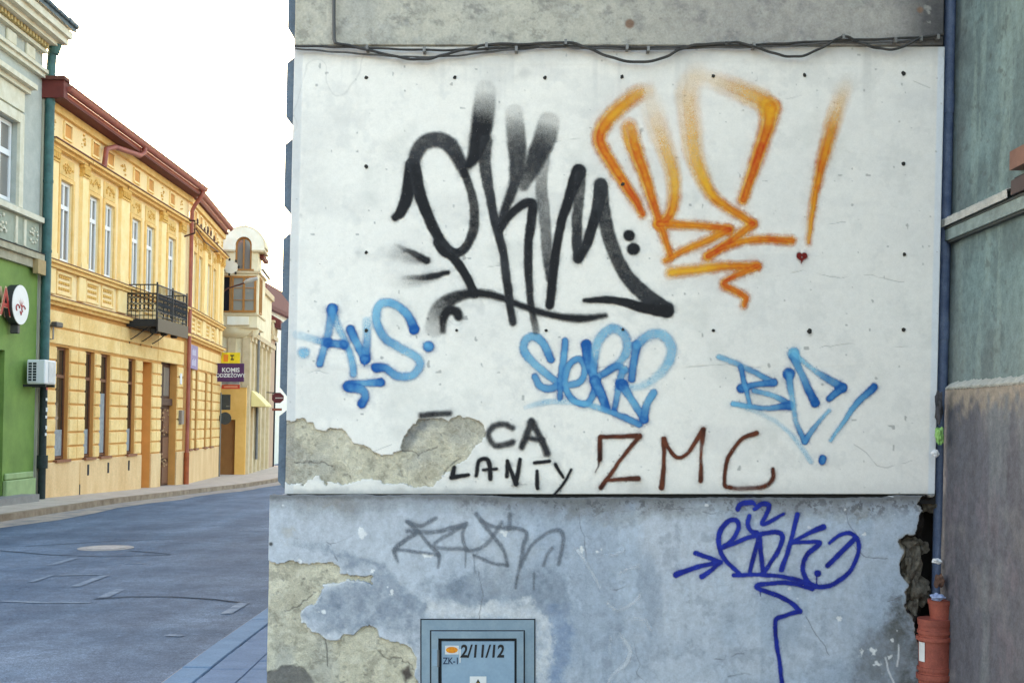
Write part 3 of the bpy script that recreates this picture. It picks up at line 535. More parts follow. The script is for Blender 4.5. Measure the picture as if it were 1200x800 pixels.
def tag(strokes, c0, c1, parent, base, label, edge=0.0, wob=1.0):
    xs = [q[0] for s in strokes for q in s['p']]; ys = [q[1] for s in strokes for q in s['p']]; pad = 26; stp = .8
    gx = np.arange(min(xs)-pad, max(xs)+pad, stp); gy = np.arange(min(ys)-pad, max(ys)+pad, stp); PX, PY = np.meshgrid(gx, gy)
    C = np.zeros(PX.shape+(3,)); A = np.zeros(PX.shape); c0 = np.array(c0); c1 = np.array(c1)
    WX = PX+wob*2.0*(fbm(PX, PY, 14, 3, 131)-.5); WY = PY+wob*2.0*(fbm(PX, PY, 14, 3, 132)-.5); gr = fbm(PX, PY, 5, 3, 133); lg = fbm(PX, PY, 26, 3, 134)
    for s in strokes:
        P = s['p']
        if s['sharp']:
            pts = []; par = []; L = len(P)-1
            for i in range(L):
                n = max(2, int(math.dist(P[i], P[i+1])/2)); 
                for k in range(n): f = k/n; pts.append((P[i][0]+(P[i+1][0]-P[i][0])*f, P[i][1]+(P[i+1][1]-P[i][1])*f)); par.append((i+f)/L)
            pts.append(P[-1]); par.append(1.0); pts = np.array(pts); par = np.array(par)
        elif len(P) == 1: pts = np.array([P[0], (P[0][0]+.3, P[0][1])]); par = np.array([0., 1.])
        else:
            ln = sum(math.dist(P[i], P[i+1]) for i in range(len(P)-1)); pts, par = catmull(P, max(6, int(ln/2.2)))
        ip = lambda arr: np.interp(par, np.linspace(0, 1, len(arr)), arr)
        w_, a_, t_ = ip(s['w'])/2, ip(s['a']), ip(s['t'])
        D = np.full(PX.shape, 1e9); AA = np.zeros(PX.shape); TT = np.zeros(PX.shape); WW = np.ones(PX.shape); sf = s['soft']
        for i in range(len(pts)-1):
            m = max(w_[i], w_[i+1])+sf*2+4; x0, y0 = pts[i]; x1, y1 = pts[i+1]
            ia = max(0, int((min(x0, x1)-m-gx[0])/stp)); ib = min(len(gx), int((max(x0, x1)+m-gx[0])/stp)+2); ja = max(0, int((min(y0, y1)-m-gy[0])/stp)); jb = min(len(gy), int((max(y0, y1)+m-gy[0])/stp)+2)
            if ia >= ib or ja >= jb: continue
            sl = (slice(ja, jb), slice(ia, ib)); X = WX[sl]; Yv = WY[sl]; dx, dy = x1-x0, y1-y0
            f = np.clip(((X-x0)*dx+(Yv-y0)*dy)/(dx*dx+dy*dy+1e-9), 0, 1); w = w_[i]+(w_[i+1]-w_[i])*f; d = np.hypot(X-x0-f*dx, Yv-y0-f*dy)-w
            b = d < D[sl]; D[sl] = np.where(b, d, D[sl]); AA[sl] = np.where(b, a_[i]+(a_[i+1]-a_[i])*f, AA[sl]); TT[sl] = np.where(b, t_[i]+(t_[i+1]-t_[i])*f, TT[sl]); WW[sl] = np.where(b, w, WW[sl])
        al = AA*(1-sstep(-sf*1.15, sf*1.15, D)); al = al*np.where(AA > .93, np.clip(.93+.25*gr, 0, 1), .78+.44*gr); al = al+.10*AA*(1-sstep(0, 5+sf*1.5, D))*(gr > .5)*(D > 0)
        al = np.clip(al, 0, 1); q = np.clip(1+D/WW, 0, 1)
        tt = np.clip(TT+edge*(q**2-.35)+.55*(lg-.5)+.45*(gr-.5)+.25*(q**3-.3), 0, 1); col = c0+(c1-c0)*tt[..., None]
        na = 1-(1-A)*(1-al); k = (al/np.maximum(na, 1e-6))[..., None]; C = C*(1-k)+col*k; A = na
    keep = A > .012; k4 = keep.copy(); k4[:-1] |= keep[1:]; k4[1:] |= keep[:-1]; k4[:, :-1] |= k4[:, 1:].copy(); k4[:, 1:] |= k4[:, :-1].copy()
    cell = k4[:-1, :-1] & k4[1:, :-1] & k4[1:, 1:] & k4[:-1, 1:]
    idx = np.arange(PX.size).reshape(PX.shape); Q = np.stack([idx[:-1, :-1], idx[1:, :-1], idx[1:, 1:], idx[:-1, 1:]], -1)[cell]
    used = np.unique(Q); remap = np.full(PX.size, -1); remap[used] = np.arange(len(used)); Q = remap[Q]
    TAGN[0] += 1; off = base+.0032+.00025*(TAGN[0] % 5)
    px = PX.ravel()[used]; py = PY.ravel()[used]; Y = (PLANE0-off)/(1+PLANEK*(px-600))
    V = np.stack([(px-600)/FPX*Y, Y, EYE+(HZ-py)/FPX*Y], -1); RGBA = np.concatenate([C.reshape(-1, 3)[used], A.ravel()[used][:, None]], 1)
    o = np_mesh('graffiti_tag', V, Q, RGBA, m_spray, parent); o['label'] = label; return o
BLK = ((.010, .010, .012), (.06, .062, .068))
tag([ # P
 st([(463,255),(470,248),(477,229),(480,209),(482,194)], [8,12,15,15,15], 1, 0, 1.4),
 st([(484,192),(489,178),(497,168),(511,163),(527,170),(538,188),(544,204)], [14,17,17,18,18,15,9], [.92,.82,.8,.82,.85,.9,.95], .4, 2),
 st([(544,202),(549,215),(554,234),(556,256),(553,275),(545,290),(536,296),(525,292),(514,278),(503,256),(494,234),(489,212),(485,194)], [9,9,10.5,11,11.5,11,11,11,12,13,14,14,15], [.85,.75,.85,.95,1,1,1], .1, 1.3),
 st([(512,284),(519,294),(532,303),(545,322),(556,344)], [9,11,11,10,10], 1, 0, 1.2),
 # underline
 st([(509,384),(513,367),(522,355),(538,347),(557,343),(579,346),(605,356),(630,365),(655,371),(681,373),(709,370)], [22,22,17,12,9,8,7,7,7.5,9,5], [.18,.45,.75,.9,1,1,1,1,1,1,.9], 0, 2.2),
 st([(519,387),(520,372),(526,364),(534,365),(537,371)], [7,10,10,11,9], [.75,1,1,1,1], 0, 2),
 # tall stem
 st([(569,107),(567,127),(565,146),(561,165),(556,182),(549,193)], [25,26,25,22,16,10], [.12,.5,.97,1,1,1], .1, 2.4),
 st([(570,165),(568,190),(571,212),(575,234),(579,256),(585,278),(590,298),(594,329),(597,354),(601,378)], [14,14,13,11,10,10,10,10,9,8], [.72,.78,.85,.92,1,1,1,1,1,.9], .3, 1.4),
 # K
 st([(602,132),(604,152),(606,174),(606,196),(602,218),(594,240),(586,262)], [20,22,21,18,13,10,9], [.12,.5,.78,.82,.85,.92,1], .35, 2),
 st([(643,143),(639,160),(631,179),(623,198),(614,219)], [25,26,23,19,10], [.2,.62,.88,.85,.62], .25, 2.2),
 st([(585,270),(594,256),(605,245),(616,238),(624,239),(623,256),(620,278),(619,300),(619,319),(621,345),(624,367),(628,388)], [9,9,9,10,11,11,10,9.5,9,8,8,8], [1,1,1,1,1,1,1,1,1,.9,.8,.45], .1, 1.3),
 st([(639,175),(635,204),(634,223),(637,245),(639,267),(641,297),(643,312),(645,326)], [14,14,14,14,13,12,11,10], [.3,.42,.5,.52,.58,.65,.8,.9], .55, 1.6),
 # M
 st([(678,201),(670,223),(661,250),(655,274),(650,303),(647,332),(644,358)], [17,13,11,10,10,10,10], 1, .05, 1.3),
 st([(680,206),(679,223),(677,245),(676,272),(677,302)], [13,13,12,12,12], [.7,.68,.72,.9,1], .35, 1.3),
 st([(677,303),(687,287),(693,268),(699,248),(704,220)], [11,11,12,13,15], 1, .1, 1.3),
 st([(704,217),(707,246),(715,281),(730,316),(753,343),(780,362)], [16,16,16,16,17,18], [.9,.8,.78,.82,.9,1], .3, 1.5),
 st([(782,364),(757,361),(731,354),(709,351),(685,352)], [15,13,10,9,5], 1, 0, 1.3),
 st([(737,276)], 13, 1, 0, 1.3), st([(742,291.5)], 14, 1, 0, 1.3),
 # flicks
 st([(500,305),(484,297),(462,286)], [8,7,3], [1,.75,.12], 0, 1.6), st([(497,306),(478,300),(452,294)], [6,14,16], [.5,.3,.04], .2, 4),
 st([(525,319),(503,324),(472,325)], [5,7,4], [1,.85,.1], 0, 1.5), st([(512,323),(490,328),(462,330)], [6,12,14], [.45,.28,.04], .2, 4),
], *BLK, white, 0, 'large black spray tag in sweeping letters across the white wall')
ORG0, ORG1 = lin('#eaae22'), lin('#ba3405')
tag(halo([
 st([(757,107),(748,110),(734,120),(715,137),(703,157),(705,172),(719,196),(734,219),(746,238),(753,251)], [18,17,16,15,14,13,12,11,10,8], [.15,.55,.7,.82,.95,1,1,1,1,.9], [.1,.25,.35,.5,.75,.8,.75,.8,.85,.9], 1.6),
 st([(738,149),(744,172),(754,203),(763,230),(773,261),(781,285),(786,302)], [16,15,12,10,8,7,6], [.55,.9,1,1,1,1,.9], [.55,.7,.8,.75,.85,.8,.7], 1.3), st([(731,150),(733,164),(738,178)], [5,4,2], [.35,.6,.3], .5, 1.4),
 st([(760,112),(767,137),(777,168),(786,195),(790,222),(788,242),(781,256),(772,262)], [24,24,20,16,13,12,11,9], [.05,.16,.35,.5,.68,.85,1,1], [0,0,.05,.1,.25,.45,.8,.9], 2.2),
 st([(771,262),(796,263),(827,265),(854,269)], [9,8,8,9], 1, [.9,.65,.7,.9], 1.2, True), st([(854,269),(835,279),(804,292),(779,305)], [9,8,8,6], [1,.95,.95,.9], [.9,.6,.6,.75], 1.2),
 st([(816,84),(806,110),(809,145),(813,180),(821,203),(833,227),(850,242),(870,254),(881,262)], [20,25,22,19,16,12,9,8,8], [.06,.22,.34,.48,.62,.85,.95,1,1], [0,0,.05,.08,.15,.3,.6,.7,.9], 2.2),
 st([(881,262),(866,275),(847,289),(829,301)], [9,8,8,9], 1, [.9,.7,.8,.95], 1.2),
 st([(812,88),(835,94),(862,104),(889,116),(903,127)], [14,18,22,22,20], [.06,.14,.3,.52,.75], [.05,.05,.15,.3,.5], 2.6), st([(902,126),(899,149),(889,180),(878,211),(870,234)], [20,16,13,11,10], [.75,.95,1,1,1], [.45,.7,.85,.9,.95], 1.5),
 st([(829,300),(847,290),(870,283),(897,280),(927,282)], [7,7,7,8,8], 1, [.9,.7,.6,.75,.9], 1.2),
 st([(786,319),(812,316),(850,312),(885,312)], [11,10,9,8], [.75,.85,.95,1], [.15,.2,.5,.95], 1.3), st([(887,312),(866,321),(847,332),(862,341),(873,348),(872,357)], [8,6,7,7,7,5], 1, [1,.8,.9,.8,.85,.9], 1.1),
 st([(991,100),(978,137),(968,172),(959,207),(953,238),(947,284)], [16,17,13,9,7,4], [.08,.4,.85,.95,.95,.8], [.1,.35,.55,.65,.6,.5], 1.8)
]), ORG0, ORG1, white, 0, 'orange spray tag with a tall exclamation mark', edge=.25)
tag([st([(936.5,298.5)], 6, 1, 0, .7), st([(942.5,298.5)], 6, 1, 0, .7), st([(936,300),(939.5,305)], [5,2], 1, 0, .6), st([(943.5,300),(939.5,305),(939,308)], [5,2,1], 1, 0, .6)], lin('#6d1712'), lin('#8a2018'), white, 0, 'small dark red painted heart')
BL0, BL1 = lin('#74bfe0'), lin('#12549a')
tag([st([(389,362)], 13, 1, .9, 1.4), st([(389,362),(386,384),(381,404),(375,426)], [11,10,9,9], [.9,.6,.65,.9], [.8,.35,.4,.7], 1.6), st([(389,364),(396,381),(406,404),(412,421),(414,438)], [10,9,8,8,9], [.7,.4,.6,.7,.75], [.5,.1,.35,.4,.5], 1.7),
 st([(347,392),(367,397),(384,401),(402,404)], [9,8,9,10], [.2,.35,.85,.95], [0,.1,.8,.8], 1.7), st([(384,401)], 11, .9, 1, 1.5), st([(403,404)], 10, .9, .9, 1.5), st([(356,413)], 14, .55, .15, 2), 
 st([(411,386),(419,404),(428,421)], [11,9,10], [1,.8,1], [.9,.5,.95], 1.5), st([(428,421),(430,397),(430,376)], [11,9,10], [.95,.6,.3], [.9,.35,0], 1.7), st([(428,421)], 12, 1, .95, 1.4), st([(428,424),(427,430)], [3,1], .7, .8, .6),
 st([(486,386),(476,367),(459,355),(445,357),(441,374),(451,396),(472,409),(488,418),(492,428),(482,440),(465,440),(452,431),(440,431)], [11,10,10,10,10,10,10,10,10,10,10,10,11], [1,.8,.75,.65,.75,.7,.6,.6,.65,.7,.75,.85,1], [1,.5,.35,.15,.4,.35,.25,.25,.4,.45,.5,.75,.95], 1.7),
 st([(485,386)], 11, 1, 1, 1.3), st([(502,406)], 13, .95, .75, 1.6), st([(499,404)], 7, .4, 0, 2),
 st([(407,452),(426,449),(446,448)], [12,8,11], [1,.75,1], [.9,.4,.9], 1.5), st([(409,453),(424,457),(428,465),(424,473)], [12,10,10,11], [1,.8,.85,1], [.95,.5,.7,1], 1.5)
], BL0, BL1, white, 0, 'blue spray tag beside the left edge of the white wall', edge=.1)
tag([st([(645,421),(637,403),(626,394),(616,398),(614,411),(626,426),(644,441),(653,449),(644,455),(633,452),(627,441)], [10,10,10,10,10,9,9,9,9,9,8], [.95,.75,.7,.7,.75,.65,.8,.9,.85,.8,.85], [.75,.4,.25,.3,.4,.2,.5,.7,.65,.6,.7], 1.5),
 st([(662,399),(660,420),(657,441),(656,465)], [8,8,8,7], .9, [.7,.6,.8,.7], 1.4),
 st([(666,451),(680,447),(685,432),(679,421),(668,426),(662,441),(665,459),(677,472),(689,472),(696,459),(700,444)], 8, .88, [.7,.6,.7,.7,.7,.7,.5,.6,.7,.8,.9], 1.4),
 st([(687,404),(689,420),(695,441)], [13,12,10], 1, [1,.85,.9], 1.5),
 st([(695,442),(698,411),(705,393),(719,385),(732,393),(735,408),(726,424),(710,436),(695,443)], [8,11,12,12,12,11,9,8,8], [.9,.5,.55,.6,.6,.65,.6,.7,.85], [.8,.05,.1,.2,.3,.35,.2,.5,.8], 1.8),
 st([(697,446),(704,462),(710,477)], [13,11,10], 1, [1,.85,1], 1.4), st([(708,437),(723,429),(732,433)], [8,8,9], .8, [.8,.6,.3], 1.5),
 st([(740,444),(743,420),(746,404)], [9,9,11], .9, [.8,.75,.9], 1.4), st([(746,404),(761,392),(776,392),(786,405),(784,423),(770,441),(752,452),(733,454)], [11,12,12,13,12,10,8,7], [.7,.6,.55,.5,.55,.35,.35,.3], [.5,.25,.2,.15,.2,.0,0,0], 2),
 st([(729,436),(724,456),(720,483)], [8,8,7], [.7,.75,.95], [.4,.4,.8], 1.4), st([(728,450)], 14, 1, 1, 1.6), st([(728,450),(740,468),(755,491)], [12,9,10], [1,.75,1], [.9,.35,.95], 1.5), st([(755,491),(758,474),(766,460)], [10,9,9], [1,.85,.85], [.95,.6,.55], 1.4),
 st([(617,477),(638,471),(668,471),(698,477),(722,485),(749,497)], [6,7,7,7,7,8], [.18,.35,.3,.6,.8,.95], [0,0,0,.3,.5,.8], 1.5)
], BL0, BL1, white, 0, 'looping light and dark blue spray tag under the black tag', edge=.1)
tag([st([(843,418),(870,429),(907,448)], [7,7,7], [.55,.6,.9], [.2,.3,.8], 1.4), st([(907,448),(883,451),(869,455)], [9,7,11], [1,.9,1], [.9,.7,.95], 1.3), st([(868,430),(873,453),(879,475)], [7,6,5], [.9,.95,.8], [.8,.7,.5], 1.2),
 st([(883,458),(908,464),(925,475)], [6,6,9], [.75,.7,1], [.5,.3,.9], 1.3), st([(925,475),(895,478),(859,473)], [9,6,6], [1,.8,.75], [.9,.5,.4], 1.3), st([(859,473),(889,484),(914,497),(933,516),(950,541)], [5,5,5,6,6], [.4,.2,.28,.35,.35], 0, 1.6),
 st([(924,438)], 14, 1, .95, 1.5), st([(924,438),(928,466),(933,494),(943,517)], [9,7,6,7], [.95,.6,.6,1], [.8,.2,.3,.8], 1.4), st([(943,517),(955,500),(971,481)], [7,6,5], [1,.7,.55], [.8,.4,.2], 1.3),
 st([(930,414)], 14, .8, .35, 1.7), st([(930,418),(940,440),(955,472)], [10,8,11], [.95,.75,1], [.8,.5,1], 1.4), st([(931,414),(952,432),(987,454)], [7,6,11], [.6,.55,1], [.2,.25,.95], 1.5), st([(987,454),(971,467)], [11,7], 1, [.95,.85], 1.3),
 st([(1024,453),(1000,478),(973,516)], [9,7,4], [1,.85,.6], [.85,.5,.2], 1.3), st([(964,537),(963,540)], [9,9], 1, .9, 1.2)
], BL0, BL1, white, 0, 'angular blue spray tag with exclamation mark near the right edge', edge=.1)
BR0, BR1 = lin('#2c120c'), lin('#7d4229')
tag([st([(703,538),(703,512)], [6,5], 1, [.1,.5], .9), st([(703,512),(727,511),(749,510)], [5,4.5,6], 1, [.3,.5,.2], .9), st([(749,511),(724,543),(704,571)], [5,4,6], 1, [.4,.6,.3], .9), st([(706,566),(715,562),(748,560)], [3,4,6], .95, [.5,.6,.2], .9), st([(702,541),(701,546),(697,553)], [3,1.6,1], .85, .2, .6),
 st([(775,571),(778,540),(778,514)], [6,4.5,6], 1, [.3,.6,.3], .9), st([(778,514),(783,524),(794,536),(807,529),(824,503)], [5,4.5,5,4.5,6], 1, .5, .9), st([(824,504),(822,532),(821,563)], [6,3.5,6], [1,.8,1], [.3,.6,.4], .9),
 st([(887,507),(867,516),(853,538),(849,566),(856,571)], [6,4.5,4.5,4.5,4.5], 1, .5, .9), st([(856,571),(870,572),(895,570),(906,560),(906,549)], [4,5,5,5,4.5], [.7,.6,.9,1,1], .5, 1.2)
], BR0, BR1, white, 0, 'brown painted capital letters ZMC')
tag([st([(494,486),(527,484)], [7,6], .85, .2, 2), st([(600,501),(590,497),(579,499),(572,509),(579,521),(590,521),(601,518)], 6.5, .85, .3, 2), st([(612,523),(623,494)], [7,8], .9, .2, 2), st([(623,494),(632,510),(641,531)], [8,7,8], .92, .2, 2), st([(618,513),(636,516)], [5,6], .85, .2, 1.8)], *BLK, white, 0, 'soft black letters CA above the smaller word')
tag([st([(532,547),(529,559),(549,556)], [5,6,4], 1, 0, .8, True), st([(558,557),(561,541),(570,538),(574,546),(575,561)], [4,4.5,5,5,5], 1, 0, .8), st([(566,550),(582,549)], [3,4], .95, 0, .8), st([(594,558),(594,540)], [4.5,4], 1, 0, .8), st([(594,540),(605,567)], [4,5.5], 1, 0, .8), st([(605,567),(609,538)], [5,4.5], 1, 0, .8),
 st([(626,542),(644,540)], [4,4.5], 1, 0, .8), st([(629,552),(630,571)], [4,5], 1, 0, .8), st([(651,544),(660,559)], [4,3.5], 1, 0, .8), st([(669,550),(662,564),(650,579)], [3,3.5,3], 1, 0, .8), st([(600,569),(618,567)], [1.4,1], .3, 0, .6)], *BLK, white, 0, 'black brushed word LANTY low on the white wall')
NV0, NV1 = lin('#0d1468'), lin('#2a41b8')
tag([st([(792,673),(817,664),(843,658)], [7,5.5,5], 1, .3, 1), st([(815,648),(831,653),(844,658)], [6,5,5], 1, .3, 1), st([(844,658),(833,668),(822,675)], [5,5,6], 1, .3, 1),
 st([(846,641),(858,632),(866,618),(862,609),(852,611),(843,624),(843,640),(851,657),(866,671)], [5,5,5,5.5,6,6,6,5.5,5], 1, .4, 1), st([(848,641),(860,636),(886,627),(908,623),(917,628),(913,643),(905,656),(895,671)], [5,5,5,6,6,5,5,5], 1, .4, 1), st([(879,669),(890,628),(894,670)], [5,6,5], 1, .3, 1, True),
 st([(864,596),(868,590),(880,588),(884,590)], [6,6,6,4], 1, .4, 1), st([(884,596),(893,590),(901,592),(897,604),(893,613),(900,612),(918,602)], [5,6,6,5,5,5,4], 1, .4, 1), st([(878,604),(876,613),(880,622),(887,624)], [5,5,5,6], 1, .4, 1),
 st([(935,602),(928,630),(916,667)], [6,5,6], 1, .4, 1), st([(965,617),(948,624),(928,636)], [7,5,4], 1, .4, 1), st([(928,636),(945,635),(961,636),(946,650),(941,666),(947,681),(958,687),(975,685),(995,670),(1005,648),(1005,632),(997,624),(985,626),(972,636)], [4,4.5,6,5.5,5.5,6,6,5.5,5,5,5,5,4.5,4], 1, .4, 1), st([(1002,630),(985,647),(970,662)], [6,6,6], 1, .3, 1),
 st([(958,671)], 8, 1, .3, 1), st([(957,672),(957,684)], [2,1.6], .9, .3, .6), st([(860,674),(893,673),(927,677),(948,683),(954,686)], [5,5,5,5,6], 1, .4, 1),
 st([(952,689),(930,683),(905,683),(888,686),(890,690),(905,695),(925,704),(937,715)], [6,5.5,5,6,5.5,5,5.5,6], 1, .3, 1), st([(937,716),(922,720),(910,724),(908,733),(911,760),(915,785),(917,815),(918,832)], [6,5,5.5,5,5,5,5,5], 1, .3, 1), st([(891,692),(891,698)], [2,1.2], .8, .3, .6)
], NV0, NV1, plinth, .045, 'dark blue marker tag with arrow on the plinth')
tag([st([(466,658),(463,643),(477,631),(488,622),(477,611)], [3,5.5,5,5,4.5], [.45,.7,.6,.6,.5], .5, 1.3), st([(477,611),(493,616),(510,607)], [4,5,4], .55, .5, 1.3), st([(477,622),(507,623),(543,615)], [4.5,5,6], [.55,.5,.65], .5, 1.3), st([(543,615),(527,625),(512,634),(512,641),(547,643)], 4.5, .45, .5, 1.3), st([(466,643),(500,648),(514,650)], 4, .5, .5, 1.3), st([(490,622),(505,640),(514,650),(513,665)], [4.5,4.5,5,2], [.5,.5,.6,.5], .5, 1.2),
 st([(558,602),(566,613),(580,630),(590,645),(595,662)], [5,5,4.5,4,4], .52, .5, 1.3), st([(595,662),(575,659),(556,650)], 4, .5, .5, 1.3), st([(546,612),(542,628),(548,644),(566,640),(578,628),(588,612)], 4.5, .5, .5, 1.3), st([(563,610),(580,617),(615,622),(612,645),(604,688)], [4,4.5,5,4.5,3], .52, .5, 1.3), st([(597,602),(597,620)], 5, .5, .5, 1.3),
 st([(610,662),(622,640),(640,625),(655,621),(660,632),(654,661)], [4,4,4,5,5,4], .48, .5, 1.3), st([(647,642),(641,650),(637,662)], 4, .45, .5, 1.3), st([(626,672),(626,690)], [3,2], .4, .5, 1), st([(546,645),(545,664)], [3,1.5], .4, .5, 1), st([(556,650),(557,670)], [2,1.2], .35, .5, 1)
], (.10, .115, .14), (.15, .17, .20), plinth, .045, 'faded grey spray tag left on the plinth')
tag([st([(677,645),(690,664),(703,688)], [4,2.5,3], [.7,.35,.5], .5, 1.2), st([(706,650),(722,649),(731,643)], [3,3,4], [.2,.45,.4], .5, 1.4), st([(726,672),(737,665),(747,663)], [3,4,4], .35, .5, 1.5), st([(712,706),(722,714),(736,710),(749,698)], [3,4,4,3], [.35,.4,.5,.6], .5, 1.3), st([(744,724),(756,726),(761,736)], [3,4,4], .4, .5, 1.4), st([(727,743),(738,760),(733,778),(718,790),(711,806)], [4,5,5,4,4], [.4,.6,.65,.5,.5], .5, 1.3), st([(716,745),(715,765)], 3, .25, .5, 1.4)
], (.62, .66, .72), (.7, .73, .77), plinth, .045, 'faint white chalky scrawl on the plinth')

# ------------------------------------------------------------------ electrical cabinet in the plinth
m_cab = mat('pale_blue_cabinet_paint', lin('#8fa6b8'), .5, .07, 5, col2=lin('#8098ac'), fine=.04); m_cab2 = mat('cabinet_frame_paint', lin('#8a9ca8'), .5, .08, 8, col2=lin('#758a99'), fine=.05)
m_black = mat('black_ink', (.012, .012, .014), .6); m_dk = mat('dark_gap', (.02, .022, .026), .8)
cab = thing('electrical_cabinet', PW(560, 840, .05), 'pale blue metal electrical cabinet marked 2/11/12 set in the plinth', 'electrical cabinet')
def pxbox(mb, x0, x1, y0, y1, o0, o1):
    a = [PW(x0, y1, o1), PW(x1, y1, o1), PW(x1, y0, o1), PW(x0, y0, o1)]; dy = o1-o0; b = [(x, y+dy, z) for x, y, z in a]
    mb.add(a+b, [(0, 1, 2, 3), (7, 6, 5, 4), (0, 4, 5, 1), (1, 5, 6, 2), (2, 6, 7, 3), (3, 7, 4, 0)]); return mb
def pxframe(mb, x0, x1, y0, y1, w_, o0, o1): pxbox(mb, x0, x1, y0, y0+w_, o0, o1); pxbox(mb, x0, x0+w_, y0+w_+.05, y1, o0, o1); pxbox(mb, x1-w_, x1, y0+w_+.05, y1, o0, o1); pxbox(mb, x0+w_+.05, x1-w_-.05, y1-w_, y1, o0, o1); return mb
pxframe(MB(), 492.6, 627.4, 724.6, 873.5, 2.4, .02, .0512).build('frame_seam', m_dk, cab, lean=False)
pxframe(MB(), 494, 626, 726, 872, 12.5, .02, .056).build('frame', m_cab2, cab, lean=False)
pxframe(MB(), 505.5, 613.5, 739.5, 860, 8.0, .0, .072).build('inner_frame', m_cab2, cab, lean=False)
pxbox(MB(), 513, 607, 746, 853, .03, .0492).build('recess', m_dk, cab, lean=False)
pxframe(MB(), 503.8, 615.2, 737.8, 862, 2.2, .03, .0572).build('frame_seam', m_dk, cab, lean=False)
door = pxbox(MB(), 517.6, 602.8, 751, 850, .0494, .062).build('door', m_cab, cab, lean=False)
for yy in (760, 830): pxbox(MB(), 506.6, 512.6, yy, yy+19.5, .066, .073).build('hinge', m_cab, door, lean=False)
MB().tube([PW(513.6, 761, .072), PW(513.6, 781, .072)], .006, 8).build('hinge', mat('hinge_steel', (.16, .17, .18), .5, metal=.5), door, lean=False)
def cabfn(cx, cy, sx=1.0, sk=0.0, o=.0636):
    return lambda x, y: PW(cx+x*sx+sk*y, cy-y, o)
lettering('2/11/12', m_black, door, cabfn(565.5, 763.2, .82, .08), 20.5, .62, lean=False)
lettering('ZK-1', mat('blue_ink', (.03, .05, .1), .6), door, cabfn(528.6, 774.2, .82), 11, .22, lean=False)
m_stw = mat('white_sticker', (.75, .75, .74), .5); pxbox(MB(), 521.5, 537.5, 756, 766.2, .0622, .0630).build('sticker', m_stw, door, lean=False)
mb = MB(); mb.v = [PW(529.5+7*math.cos(k*.2618), 761+3.7*math.sin(k*.2618), .0638) for k in range(24)]; mb.f = [tuple(range(24))]; mb.build('sticker_oval', mat('orange_yellow_print', lin('#e8a010'), .5, .2, 60, col2=lin('#c8641a')), door, lean=False)
pxbox(MB(), 538.3, 539.8, 760, 776, .0622, .0630).build('sticker', m_stw, door, lean=False)
ws = pxbox(MB(), 550.5, 570, 792, 812, .0622, .0634).build('warning_sign', m_stw, door, lean=False)
mb = MB(); mb.v = [PW(553, 808, .0640), PW(567.5, 808, .0640), PW(560.2, 795, .0640)]; mb.f = [(0, 1, 2)]; mb.build('warning_triangle', m_black, door, lean=False)
mb = MB(); mb.v = [PW(556, 806.5, .0646), PW(564.6, 806.5, .0646), PW(560.2, 798.5, .0646)]; mb.f = [(0, 1, 2)]; mb.build('warning_triangle', mat('warning_yellow', (.75, .5, .03), .5), door, lean=False)

# ------------------------------------------------------------------ cables along the top of the white wall
m_cable = mat('black_cable', (.03, .03, .03), .55, .2, 30, col2=(.055, .05, .045)); m_cable2 = mat('dusty_cable', (.11, .105, .10), .7, .2, 30)
def cable(pts, r, m, label, off=.03):
    P, par = catmull(pts, max(12, len(pts)*7)); o = MB().tube([PW(x, y+.35*math.sin(i*.9), off+.006*math.sin(i*.7)) for i, (x, y) in enumerate(P)], r, 6).build('cable', m, None, smooth=True, lean=False)
    return props(o, label, 'cable', 'cables along the graffiti wall')
cable([(345,54),(385,55),(420,56),(470,58),(520,59),(560,58),(600,56),(650,55),(700,55),(760,56),(800,55),(850,54),(900,52),(940,50),(1000,47),(1060,45),(1106,41)], .0065, m_cable, 'thick black cable running straight along the top of the white wall')
cable([(346,57),(380,60),(420,63),(460,66),(500,67),(540,65),(580,60),(620,57),(650,54),(680,57),(700,57),(760,58),(830,56),(900,55),(980,50),(1040,50),(1104,44)], .0055, m_cable2, 'thin dusty cable sagging under the thick one at the left')
cable([(392,50),(415,55),(445,62),(478,69),(503,69),(525,63),(555,56),(577,52),(620,52),(665,50),(690,57),(715,67),(745,73),(775,69),(795,59),(815,53),(850,51)], .0075, m_cable, 'black cable dipping in two loops left of the orange tag', .042)
cable([(850,50),(870,51),(899,60),(921,66),(943,65),(969,53),(989,43),(1009,51),(1031,57),(1053,57),(1079,45),(1106,40)], .007, m_cable, 'black cable looping above the orange exclamation mark', .045)
o = MB().tube([PW(391.5, -150, .045), PW(391.5, -40, .045), PW(391.2, 20, .045), PW(391.5, 46, .045), PW(393, 51, .045)], .0095, 8).build('cable', mat('grey_conduit', (.10, .10, .10), .6), None, smooth=True, lean=False)
props(o, 'dark vertical cable coming down the cement wall at the left', 'cable', 'cables along the graffiti wall')
for i, (x, y) in enumerate([(430,56),(497,58),(570,53),(605,57),(663,49),(735,55),(760,57),(884,53),(989,43),(1050,47),(1080,45),(1100,43)]):
    pxbox(MB(), x-1.6, x+1.6, y-3.2, y+2.6, .0, .054).build('cable_clip', mat('clip_steel', (.22, .21, .2), .5, metal=.6), white, lean=False)
